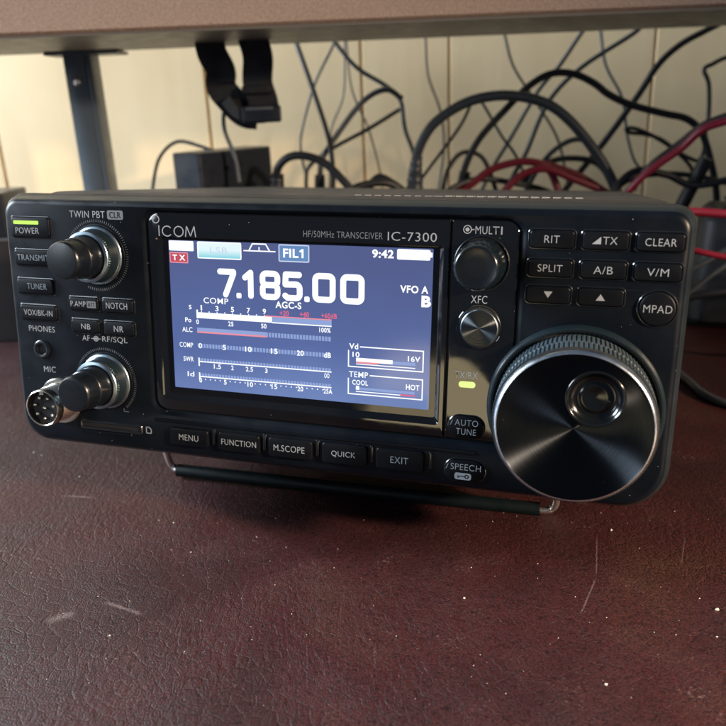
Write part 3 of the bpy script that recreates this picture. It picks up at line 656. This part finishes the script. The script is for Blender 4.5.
# S / Po meter
t = SB().mat(W_)
for tx, x in zip('13579', (-39.9, -33.8, -27.8, -21.7, -15.7)): t.C(tx, x, 9.7, 1.9); t.R(x-.15, 8.0, x+.15, 8.5)
for x in (-36.9, -30.8, -24.7, -18.7): t.R(x-.2, 8.1, x+.2, 8.5)
t.R(-41.9, 5.9, -12.9, 8.0); t.R(-41.9, 5.8, -41.3, 8.9, SZ+.003); t.R(-12.9, 5.75, 8.9, 6.15); 
t.C('S', -44.3, 9.7, 1.6); t.C('Po', -45.3, 5.0, 1.7, 1.5)
for tx, x in zip(('0', '25', '50', '100%'), (-41.6, -28.6, -16.0, 6.5)): t.C(tx, x, 4.5, 1.7, 1.25)
t.mat(M['s_pink']).R(-15.7, 7.95, 8.9, 8.35, SZ+.003)
t.mat(M['s_bar']).R(-12.9, 6.2, 8.9, 7.9, SZ)
t.mat(M['s_red'])
for tx, x in zip(('+20', '+40', '+60dB'), (-8.3, -.9, 8.0)): t.C(tx, x, 9.5, 1.8, 1.3); t.R(x-.15, 8.35, x+.15, 8.7)
t.build('signal_meter', scr)
def scale_row(y, lab, bar, extra):
    t = SB().mat(M['s_bar'])
    if bar:
        n_ = 44
        for i in range(n_):
            x = -41.9+i*50.8/n_; t.R(x, y-bar, x+50.8/n_*.72, y+bar)
    t.mat(W_).T(lab, -43.8-1.35*len(lab), y-.95, -43.8, y+.85, .012)
    extra(t, y); t.build('screen_meter', scr)
def alc(t, y): t.mat(M['s_bar']); t.R(-41.9, y-.35, -15.1, y+.9, SZ-.003); t.mat(M['s_pink']).R(-41.9, y-1.0, -15.1, y-.4, SZ+.003)
scale_row(1.5, 'ALC', .8, alc)
def cmpx(t, y):
    for tx, x in zip(('0', '5', '10', '15', '20', 'dB'), (-40.9, -31.4, -22.1, -12.2, -2.5, 7.4)): t.mat(W_).C(tx, x, y, 1.9, 1.4, z=SZ+.025)
scale_row(-4.2, 'COMP', .75, cmpx)
def swr(t, y):
    t.R(-41.9, -10.3, 8.9, -9.9, SZ+.003); t.R(-41.9, -11.8, -41.4, -8.7, SZ+.006)
    for tx, x in zip(('1.5', '2', '2.5', '3', 'OO'), (-34.4, -28.5, -21.9, -15.4, 7.2)): t.C(tx, x, -11.5, 1.7, 1.15)
scale_row(-9.4, 'SWR', .55, swr)
def idr(t, y):
    t.R(-41.9, -15.9, 8.9, -15.5, SZ+.003); t.R(-41.9, -17.0, -41.4, -14.2, SZ+.006)
    for tx, x in zip(('0', '5', '10', '15', '20', '25A'), (-41.3, -31.5, -21.7, -12.4, -2.6, 7.6)): t.C(tx, x, -17.1, 1.8, 1.25)
    for i in range(25):
        if i % 5 > 0: x = -41.3+i*1.96; t.R(x-.2, -16.9, x+.2, -16.5)
scale_row(-15.0, 'Id', .55, idr)
def gauge(y1, y0, ttl, tw, l, lw, r_, rw, fn):
    t = SB().mat(W_); t.T(ttl, 15.2, y1-.9, 15.2+tw, y1+1.1, .02)
    t.R(15.8+tw, y1-.15, 41.1, y1+.25); t.R(14.8, y0-.2, 41.1, y0+.2); t.R(14.8, y0+.2, 15.2, y1-1.3); t.R(40.7, y0+.2, 41.1, y1-.15)
    t.T(l, 16.4, y1-3.6, 16.4+lw, y1-1.8, .02); t.T(r_, 39.9-rw, y1-3.8, 39.9, y1-1.9, .02)
    t.R(17.7, y0+.85, 38.3, y0+1.15); fn(t); t.build('screen_gauge', scr)
def vd(t): t.R(17.7, -5.7, 30.5, -4.3); t.mat(M['s_bar']).R(30.5, -5.7, 38.3, -4.6); t.mat(M['s_pink']).R(17.7, -6.2, 25.5, -5.6, SZ+.005)
def tp(t): t.R(17.7, -15.6, 18.9, -14.2); t.mat(M['s_bar']).R(18.9, -15.6, 38.3, -14.7); t.mat(M['s_red']).R(33.4, -16.35, 38.3, -15.85, SZ+.005)
gauge(-.5, -7.5, 'Vd', 3.2, '10', 2.5, '16V', 4.2, vd); gauge(-10.3, -17.2, 'TEMP', 6.8, 'COOL', 5.6, 'HOT', 4.6, tp)

# ------------------------------------------------------------------ desk
dm = desk_mat()
d = MB().mat(dm)
nx, ny = 60, 50; X0, X1, Y0, Y1 = -900, 900, -236, 458
d.box(X0, Y0, -25, X1, Y1, 0, 2)
desk = d.build('desk_top', None); tag(desk, 'maroon textured vinyl desk top under the radio', 'desk')
# crumbs and dust
CRUMBS = [(52.8, -28.7), (133.2, -39.8), (114.8, 8.7), (87.5, -69.8), (57.8, -11.6), (65.2, -17.2), (130.1, -33.8), (127.2, -52.3), (79.8, -19.4), (-138.9, 95.5), (-111.6, 71.1), (-58.0, 27.2), (-64.6, 29.6), (-63.4, -40.2), (-46.5, 5.5), (-22.5, 14.1), (-143.9, 98.9)]
cr = MB().mat(plastic('crumb', (.55, .5, .44), .8))
def crumb(x, y, r):
    n = 7; pts = [(x+r*random.uniform(.6, 1.1)*math.cos(2*PI*i/n), y+r*random.uniform(.5, .9)*math.sin(2*PI*i/n)) for i in range(n)]
    cr.loft([[(a, b, .02) for a, b in pts], [((a-x)*.9+x, (b-y)*.9+y, r*.5) for a, b in pts], [((a-x)*.4+x, (b-y)*.4+y, r*.85) for a, b in pts]])
for i, (x, y) in enumerate(CRUMBS): crumb(x, y, (.55, .75, .6, .5, .25, .2, .3, .35, .2, .5, .5, .35, .25, .4, .3, .25, .7)[i])
for i in range(420):
    x = random.uniform(-190, 160); y = random.uniform(-90, 40); crumb(x, y, random.choice((.05, .06, .07, .09, .1, .14, .2)))
tag(cr.build('crumbs'), 'pale crumbs and dust specks scattered over the maroon desk', 'crumbs', kind='stuff')

# ------------------------------------------------------------------ wall of grooved panelling
w = MB().mat(M['wall'])
gr = [-700, -505, -296, -106, 31, 108, 287.5, 470, 640, 900]
prof = [(gr[0], 460)]
for x in gr[1:-1]: prof += [(x-1.6, 460), (x-.6, 463), (x+.6, 463), (x+1.6, 460)]
prof += [(gr[-1], 460)]
ring = [(x, y) for x, y in prof]+[(900, 480), (-700, 480)]
w.loft([[(x, y, -30) for x, y in ring], [(x, y, 900) for x, y in ring]], True, True)
tag(w.build('panelled_wall', sharp=20), 'cream wall of vertical grooved panelling behind the desk', 'wall')

# ------------------------------------------------------------------ overhead shelf with its legs
sroot = bpy.data.objects.new('overhead_shelf', None); COL.objects.link(sroot); sroot.location = (0, .35, 0)
tag(sroot, 'brown particle board shelf over the desk on dark metal legs', 'shelf')
def child(mb, name, par, base=Vector((0, .35, 0)), **k):
    o = mb.build(name, None, **k); o.parent = par; o.location = Vector(o.location)-base; return o
def slant(x): return -.6*x/100
sb = MB().mat(M['shelf_edge'])
def shelf_box(mb, x0, x1, y0, y1, z0, z1, b=1.5):
    mb.loft([[(x0, y0+b, z0), (x1, y0+b, z0), (x1, y1, z0), (x0, y1, z0)], [(x0, y0, z0+b), (x1, y0, z0+b), (x1, y1, z0+b), (x0, y1, z0+b)], [(x0, y0, z1), (x1, y0, z1), (x1, y1, z1), (x0, y1, z1)]], True, True)
shelf_box(sb, -330, 700, 231, 362, 202.2, 245); child(sb, 'board', sroot)
su = MB().mat(M['shelf_under']); su.box(-330, 233, 200.6, 700, 361, 202.1); child(su, 'underside', sroot)
for lx in (-180, 560):
    lm = MB().mat(M['leg']); 
    lm.box(lx-8, 350, 0, lx+8, 354, 200.4, .8); lm.box(lx+8.01, 350.4, 0, lx+12, 372, 200.3, .8)
    lm.box(lx-20, 346, 198.2, lx+34, 374, 200.5, .5)
    lg = child(lm, 'leg', sroot)
    q = MB().mat(M['steel']); rings = []
    for r, y in ((2.6, 350.0), (2.6, 349.3), (2.0, 348.7), (.8, 348.4)): rings.append([(lx+r*math.cos(2*PI*i/20), y, 180+r*math.sin(2*PI*i/20)) for i in range(20)])
    q.loft(rings); o = q.build('screw'); o.parent = lg

# ------------------------------------------------------------------ things behind the radio
a = MB().mat(M['brick'])
R2 = Matrix.Rotation(math.radians(38), 3, 'Z')
def obox(mb, cx, cy, sx, sy, z0, z1, ang, r=2, taper=0):
    R_ = Matrix.Rotation(ang, 3, 'Z')
    def ring(dx, z): return [tuple(Vector((cx, cy, 0))+R_ @ Vector((p[0], p[1], 0))+Vector((0, 0, z))) for p in rr(-sx/2+dx, -sy/2+dx, sx/2-dx, sy/2-dx, max(r-dx, .3), z, 4)]
    mb.loft([ring(r*.5, z0), ring(0, z0+r*.5), ring(taper, z1-r*.5), ring(taper+r*.5, z1)], True, True)
obox(a, -78, 350, 74, 30, 0, 128, math.radians(52))
ad = a.build('power_adapter'); tag(ad, 'tall black power adapter behind the radio, left side lit pale blue by daylight', 'power adapter')
a = MB().mat(M['brick']); obox(a, -262, 322, 66, 44, 76, 107, 0, 2)
tag(a.build('black_box'), 'small black box at the far left, on top of a brown wooden block', 'box')
a = MB().mat(M['block']); obox(a, -266, 322, 84, 60, 0, 76, 0, 2); tag(a.build('wooden_block'), 'brown wooden block under the black box at the far left', 'block')
a = MB().mat(M['c_black'])
pts = []
obox(a, 318, 268, 120, 70, 0, 80, math.radians(-20), 12, 3)
obox(a, 312, 268, 74, 44, 80.2, 92, math.radians(-20), 8, 6)
tag(a.build('mains_plug_block'), 'rounded black plug-in power block to the right behind the radio', 'power block')

# straps hanging from the shelf
s1 = MB().mat(M['web']).strip([(-75, 322, 205), (-75, 322, 190), (-72, 322, 174), (-66, 322, 158), (-56, 322, 150.5), (-44, 322, 152), (-40, 322, 160), (-42, 322, 176), (-43, 322, 205)], 16, 2.2, (.25, 1, 0), 10)
stp = bpy.data.objects.new('hanging_strap', None); COL.objects.link(stp); stp.location = (-.06, .322, .205)
tag(stp, 'black webbing strap with buckle hanging in a loop under the shelf', 'strap')
def sc(mb, name, par=stp, base=Vector((-.06, .322, .205))):
    o = mb.build(name); o.parent = par; o.location = -base; return o
s1 = MB().mat(M['web'])
def band(mb, pts, w, th):
    P = catmull([(x, 322, z) for x, z in pts], 8); L = []; Rr = []
    rings = []
    for i, p in enumerate(P):
        t = (P[min(i+1, len(P)-1)]-P[max(i-1, 0)]).normalized(); n_ = Vector((t.z, 0, -t.x))
        rings.append([p+n_*w/2+Vector((0, th/2, 0)), p-n_*w/2+Vector((0, th/2, 0)), p-n_*w/2-Vector((0, th/2, 0)), p+n_*w/2-Vector((0, th/2, 0))])
    mb.loft(rings, True, True)
band(s1, [(-75, 205), (-74, 194), (-69, 182), (-70, 172), (-63, 162), (-55, 154), (-46, 152)], 20, 6)
sc(s1, 'webbing')
s1 = MB().mat(M['web']); s1.cur = 0
band(s1, [(-45, 205), (-42, 190), (-43.5, 174), (-40.5, 160), (-41, 150)], 20, 8); o = sc(s1, 'webbing'); o.location.y -= .004
s1 = MB().mat(M['web']); s1.box(-54, 310, 166, -33, 326, 172, 1.0); sc(s1, 'keeper_loop')
s1 = MB().mat(M['c_slate']); band(s1, [(-66, 163), (-60, 155), (-50, 150.5), (-40, 150)], 7, 12); o = sc(s1, 'fastener_tape'); o.location.y -= .006
s1 = MB().mat(M['brick']); s1.box(-55, 307, 147, -28, 313, 158.5, 1.2); s1.mat(M['c_grey']).box(-52, 306.4, 155.6, -33, 307, 157.4, .2); sc(s1, 'buckle')

CABLES = [
('black_thick', 1.7, [(-22, 400, 209), (-8, 382, 167), (2, 365, 134), (5, 348, 110), (4, 330, 90)]) ,
('grey_thin', 0.9, [(11, 410, 207), (8, 407, 200), (-8, 403, 172), (-20, 400, 138), (-22, 397, 121), (-19, 393, 102), (-19, 390, 84)]) ,
('grey_thin2', 0.7, [(18, 430, 209), (15, 428, 165), (4, 425, 139), (2, 422, 123), (-2, 420, 80)]) ,
('brown_thin', 0.7, [(19, 435, 209), (22, 432, 168), (35, 430, 135), (44, 428, 97), (46, 425, 74)]) ,
('dark_med', 1.5, [(7, 400, 207), (26, 395, 184), (49, 390, 169), (60, 385, 158), (63, 380, 136), (70, 375, 113), (70, 370, 80)]) ,
('light_grey', 1.9, [(61, 380, 159), (48, 375, 166), (29, 370, 157), (5, 365, 129), (-4, 360, 115), (-6, 355, 95), (-6, 350, 86)]) ,
('black_straight', 1.4, [(60, 390, 151), (34, 388, 137), (4, 386, 123), (-14, 384, 111), (-18, 382, 101), (-18, 380, 82)]) ,
('arch_thick', 2.6, [(-38, 330, 89), (-36, 327, 111), (-28, 323, 121), (-16, 320, 123), (-1, 317, 118), (12, 313, 106), (26, 310, 89)]) ,
('adapter_cord', 1.2, [(-150, 400, 85), (-145, 388, 97), (-134, 377, 121), (-116, 365, 134), (-96, 353, 131), (-81, 342, 125), (-72, 330, 115)]) ,
('strap_cord', 1.3, [(-65, 330, 155), (-70, 328, 156), (-71, 325, 143), (-65, 322, 124), (-63, 320, 106)]) ,
('grey_arch', 3.2, [(64, 340, 84), (68, 338, 116), (78, 336, 137), (95, 334, 150), (114, 332, 157), (137, 330, 158), (161, 328, 152), (178, 326, 140), (195, 324, 121), (208, 322, 102), (219, 320, 80)]) ,
('black_arch', 2.3, [(104, 350, 81), (105, 349, 96), (107, 349, 109), (117, 348, 128), (136, 348, 148), (153, 347, 164), (169, 346, 172), (186, 346, 171), (201, 345, 164), (212, 345, 156), (229, 344, 148), (254, 344, 141), (270, 343, 137), (280, 342, 130), (286, 342, 121), (292, 341, 105), (298, 341, 86), (300, 340, 72)]) ,
('shelf1', 1.4, [(212, 410, 208), (206, 407, 201), (189, 403, 178), (173, 400, 161), (152, 397, 127), (135, 393, 101), (122, 390, 75)]) ,
('shelf2', 1.6, [(254, 400, 207), (243, 395, 199), (203, 390, 176), (177, 385, 151), (160, 380, 114), (148, 375, 95), (140, 370, 77)]) ,
('shelf3', 2.2, [(309, 390, 204), (297, 387, 199), (278, 384, 190), (261, 381, 176), (245, 379, 152), (218, 376, 116), (193, 373, 87), (184, 370, 73)]) ,
('thin_a', 1.1, [(126, 360, 156), (115, 358, 158), (103, 355, 137), (74, 352, 101), (61, 350, 83)]) ,
('thin_b', 1.0, [(119, 380, 157), (124, 378, 153), (139, 375, 128), (151, 372, 111), (167, 370, 76)]) ,
('low_arch', 2.0, [(153, 360, 93), (168, 360, 105), (186, 360, 110), (210, 360, 106), (224, 360, 90), (230, 360, 75)]) ,
('red1', 2.4, [(90, 330, 87), (107, 328, 96), (123, 327, 107), (145, 325, 112), (162, 323, 108), (170, 322, 95), (173, 320, 82)]) ,
('red2', 2.3, [(125, 320, 84), (132, 318, 93), (143, 317, 103), (160, 315, 107), (181, 313, 99), (200, 312, 91), (212, 310, 84)]) ,
('red1b', 2.0, [(150, 335, 111), (164, 334, 109), (187, 332, 101), (207, 331, 89), (214, 330, 82)]) ,
('red3', 2.3, [(213, 300, 80), (213, 293, 90), (223, 287, 104), (242, 280, 120), (252, 273, 132), (264, 267, 137), (273, 260, 140)]) ,
('black3', 2.0, [(221, 305, 91), (227, 297, 106), (245, 289, 123), (255, 281, 134), (267, 273, 140), (276, 265, 143)]) ,
('loop', 1.3, [(292, 370, 90), (290, 369, 98), (280, 368, 108), (265, 368, 120), (251, 367, 125), (238, 366, 127), (234, 365, 130), (241, 365, 130), (255, 364, 124), (270, 363, 115), (281, 362, 108), (292, 362, 104), (295, 361, 112), (293, 360, 124)]) ,
('right_drop', 1.5, [(326, 380, 181), (312, 379, 179), (302, 377, 175), (295, 376, 171), (299, 374, 160), (301, 373, 138), (299, 371, 126), (300, 370, 117)]) ,
('horiz', 1.7, [(219, 350, 76), (224, 342, 89), (233, 333, 96), (250, 325, 99), (267, 317, 98), (289, 308, 93), (300, 300, 89)]) ,
]
def cable(name, r, pts, mat, label, cat='cable', plug=None):
    m = MB().mat(M[mat]).tube(pts, r, 12, 7)
    if plug:
        i, L, rp, pm = plug       # plug at start (0) or end (-1)
        p = Vector(pts[i]); q = Vector(pts[1] if i == 0 else pts[-2]); d_ = (q-p).normalized()
        root_ = m.build(name); tag(root_, label, cat)
        s0 = p+d_*plug_off; b_ = MB().mat(M[pm]).tube([s0, s0+d_*L*.5, s0+d_*L, s0+d_*(L+6)], lambda t: rp if t < .7 else rp+(r-rp)*(t-.7)/.3, 14, 5); o = b_.build('plug'); o.parent = root_
        return root_
    o = m.build(name); tag(o, label, cat); return o
plug_off = 0
LAB = {
'black_thick': ('c_black', 'black cable dropping from the shelf left of centre, curving down behind the radio', 'power_cable'),
'grey_thin': ('c_slate', 'thin grey cable slanting down leftwards across the black cable left of centre', 'thin_cable'),
'grey_thin2': ('c_brown', 'thin dim cable hanging straight then bending left, next to the brown wire', 'thin_cable'),
'brown_thin': ('c_brown', 'thin brown wire hanging down the wall and slanting right', 'wire'),
'dark_med': ('c_slate', 'slate cable running from the shelf to a hump then down to a tapered grey plug', 'cable'),
'light_grey': ('c_grey', 'pale grey cable arching down left from the slate cable hump to its plug', 'cable'),
'black_straight': ('c_black', 'nearly straight black cable slanting down left under the pale grey one', 'cable'),
'arch_thick': ('c_black', 'thick black cable in a low arch just right of the power adapter', 'power_cable'),
'adapter_cord': ('c_black', 'thin black cord looping over the top of the power adapter', 'cord'),
'strap_cord': ('c_grey', 'grey cord hanging from the strap down to the power adapter', 'cord'),
'grey_arch': ('c_slate', 'thick slate grey cable in a wide arch over the centre right of the radio', 'cable'),
'black_arch': ('c_black', 'long thick black cable arching high and sagging away to the right', 'cable'),
'shelf1': ('c_slate', 'thin dark cable slanting straight down left from the shelf, leftmost right of centre', 'cable'),
'shelf2': ('c_slate', 'dark cable curving down left from the shelf, second of the slanting ones', 'cable'),
'shelf3': ('c_black', 'heavy dark cable slanting down left from the shelf near the right groove', 'cable'),
'thin_a': ('c_black', 'thin black lead falling left from the crown of the grey arch', 'lead'),
'thin_b': ('c_slate', 'thin lead falling right from the crown of the grey arch', 'lead'),
'low_arch': ('c_black', 'short black cable in a low flat arch above the red wires', 'cable'),
'red1': ('c_dred', 'dark red cable humped low behind the centre of the radio', 'red_cable'),
'red2': ('c_dred', 'dark red cable in the lower, flatter hump behind the radio', 'red_cable'),
'red1b': ('c_dred', 'dark red cable running down right from the hump of red wires', 'red_cable'),
'red3': ('c_red', 'bright red cable rising to the right edge above the radio corner', 'red_cable'),
'black3': ('c_black', 'black cable running along the top of the rising red cable', 'cable'),
'loop': ('c_black', 'thin black cable doubled back in a narrow loop at the right', 'cable'),
'right_drop': ('c_black', 'thin black cable entering from the right edge and dropping straight down', 'cable'),
'horiz': ('c_black', 'black cable lying nearly level above the right corner of the radio', 'cable'),
}
for n_, r_, pts_ in CABLES:
    mat_, lab_, nm_ = LAB[n_]
    cable(nm_, r_*1.15, pts_, mat_, lab_, 'cable')
def plug(pts, r0, r1, mat, parent_label, name='plug'):
    # a moulded plug with ribs on the end of its cable
    par = [o for o in COL.objects if o.get('label') == parent_label][0]
    m = MB().mat(M[mat]); 
    m.tube(pts, lambda t: (r0+(r1-r0)*t)*(1+.06*math.sin(t*40)), 16, 8); o = m.build(name); o.parent = par
plug([(66, 338, 84), (67, 338, 100), (67.5, 338, 108), (69, 338, 118)], 7.0, 4.0, 'c_slate', LAB['grey_arch'][1])
plug([(-38, 329, 84), (-37, 328, 98), (-36, 327, 110)], 6.0, 5.2, 'c_black', LAB['arch_thick'][1])
plug([(104, 350, 84), (105, 349.5, 94), (106.5, 349, 104)], 5.0, 4.4, 'c_black', LAB['black_arch'][1])
plug([(-6, 350, 86), (-6, 354, 96), (-5.6, 357, 105)], 4.6, 4.0, 'c_slate', LAB['light_grey'][1])
cable('power_cable', 5, [(262, 322, 66), (266, 320, 80), (272, 316, 98), (276, 314, 110)], 'c_black', 'stout black cable end standing up beside the rounded power block', 'cable')
cable('cable', 2.6, [(40, 342, 84), (33, 340, 96), (40, 338, 104), (52, 334, 98), (62, 330, 90)], 'c_black', 'short black cable looped low to the left of the tapered grey plug', 'cable')
cable('thin_cable', 1.1, [(150, 430, 206), (158, 428, 180), (178, 424, 150), (196, 420, 120), (206, 416, 80)], 'c_black', 'thin black lead dropping right from the shelf inside the black arch', 'cable')
cable('thin_cable', 1.2, [(226, 420, 206), (232, 418, 178), (246, 414, 152), (252, 410, 120), (262, 404, 96), (290, 398, 86)], 'c_slate', 'thin slate lead dropping from the shelf and hooking right at the bottom', 'cable')
cable('thin_cable', 1.0, [(84, 425, 206), (86, 424, 176), (96, 420, 146), (98, 418, 116), (92, 414, 78)], 'c_brown', 'thin brownish lead hanging beside the middle wall groove', 'cable')
cable('cable', 2.8, [(-2, 300, 70), (6, 312, 88), (22, 318, 99), (44, 322, 101), (58, 326, 92), (66, 330, 76)], 'c_black', 'thick black cable lying low between the arched cable and the tapered grey plug', 'cable')
cable('cable', 2.2, [(70, 320, 76), (88, 322, 92), (112, 330, 100), (140, 334, 96), (168, 338, 88), (190, 340, 74)], 'c_black', 'black cable lying low under the red humps', 'cable')
cable('cable', 2.6, [(196, 300, 70), (206, 300, 92), (222, 304, 104), (246, 308, 100), (266, 306, 92), (300, 300, 98)], 'c_black', 'black cable looping low below the level cable at the right', 'cable')
cable('cable', 2.0, [(150, 355, 72), (160, 356, 96), (176, 358, 116), (196, 360, 124), (214, 362, 112), (226, 362, 84)], 'c_slate', 'slate cable in a narrow arch inside the big grey arch', 'cable')
cable('cable', 1.8, [(86, 344, 76), (92, 346, 104), (104, 350, 118), (120, 352, 114), (130, 352, 92), (134, 350, 76)], 'c_black', 'small black loop of cable right of the tapered grey plug', 'cable')
cable('red_cable', 2.6, [(190, 205, 88), (217, 203, 89.6), (238, 200, 88), (262, 196, 86), (330, 190, 84)], 'c_red', 'thick red cable running level off the right edge beside the radio corner', 'cable')
cable('red_cable', 1.7, [(190, 165, 80), (202, 156, 76.5), (213, 152, 74), (228, 150, 70), (244, 156, 55), (262, 170, 20), (280, 190, 2)], 'c_red', 'short crimson wire dipping down beside the right side of the radio', 'cable')
cable('cable', 2.2, [(190, 210, 3), (204, 185, 2.6), (205.6, 155.7, 2.4), (205.7, 133.2, 2.3), (212, 118, 2.3), (230, 106, 2.3), (280, 90, 2.3)], 'c_slate', 'slate cable lying on the desk beside the right side of the radio', 'cable')
cable('cable', 2.0, [(196, 230, 40), (215, 225, 44), (235, 222, 52), (262, 222, 66), (300, 224, 78)], 'c_slate', 'slate cable curving up to the right edge above the desk', 'cable')
cable('thin_cable', 1.4, [(228, 225, 30), (244, 214, 50), (262, 212, 60), (290, 214, 56), (330, 220, 40)], 'c_grey', 'pale grey lead humped low at the right edge in front of the power block', 'cable')
cable('cable', 3.0, [(190, 260, 10), (230, 250, 22), (270, 240, 30), (330, 236, 26)], 'c_black', 'black cable sagging low behind the right side of the radio', 'cable')
cable('cable', 2.6, [(180, 290, 4), (220, 270, 6), (260, 262, 3), (330, 230, 3)], 'c_black', 'black cable lying across the desk far right behind the radio', 'cable')

# ------------------------------------------------------------------ camera
CAM = Vector((21.946837, -237.830758, 160.108427))*MM
RC = Matrix(((0.999152, -0.013795, -0.038793), (-0.041173, -0.334776, -0.941398), (0.0, 0.942197, -0.335061)))  # world -> camera, x right, y down, z forward
rows = Matrix((RC[0], -RC[1], -RC[2]))
cd = bpy.data.cameras.new('camera'); cam = bpy.data.objects.new('camera', cd); COL.objects.link(cam)
cam.matrix_world = Matrix.Translation(CAM) @ rows.transposed().to_4x4()
cd.sensor_width = 36; cd.lens = 742.8/726*36; cd.clip_start = .01; cd.clip_end = 50
cd.dof.use_dof = True; cd.dof.focus_distance = .252; cd.dof.aperture_fstop = 15
scene.camera = cam

# ------------------------------------------------------------------ light
wd = bpy.data.worlds.new('World'); scene.world = wd; wd.use_nodes = True
nt = wd.node_tree; bg = nt.nodes['Background']; bg.inputs[0].default_value = (.55, .72, 1.0, 1); bg.inputs[1].default_value = .13
def area(name, loc, target, sx, sy, power, col, shape='RECTANGLE'):
    l = bpy.data.lights.new(name, 'AREA'); l.shape = shape; l.size = sx; l.size_y = sy; l.energy = power; l.color = col
    o = bpy.data.objects.new(name, l); COL.objects.link(o); o.location = loc
    o.rotation_euler = (Vector(target)-Vector(loc)).to_track_quat('-Z', 'Y').to_euler(); return o
area('window_light', (-1.15, .19, .58), (0, .2, .08), .42, .42, 50.0, (.80, .90, 1.0))
area('room_light', (-1.35, -.85, .42), (0, .15, .12), .3, .3, 4.2, (.80, .90, 1.0))
pool = area('desk_pool_light', (.95, -.62, .46), (.16, -.15, 0), .07, .07, 3.2, (1, .74, .52)); pool.data.spread = math.radians(46)  # added warm light for the desk pool and dial streak, no actual desk lamp
# added, unseen warm light low behind the camera for the bezel's tan reflection
def pw_(x, y, z): return BM @ ((Vector((x, y, z))-pivot_mm)*MM)
area('low_warm_light', pw_(-28, -182, 480), pw_(55, -15, 0), .16, .13, .16, (1, .80, .45), 'ELLIPSE')

scene.view_settings.view_transform = 'Standard'; scene.view_settings.look = 'None'
scene.view_settings.exposure = 0; scene.view_settings.gamma = 1
scene.render.engine = 'CYCLES'
scene.render.resolution_x = 1024; scene.render.resolution_y = 1024
for o in COL.objects:
    if '_at' in o: del o['_at']
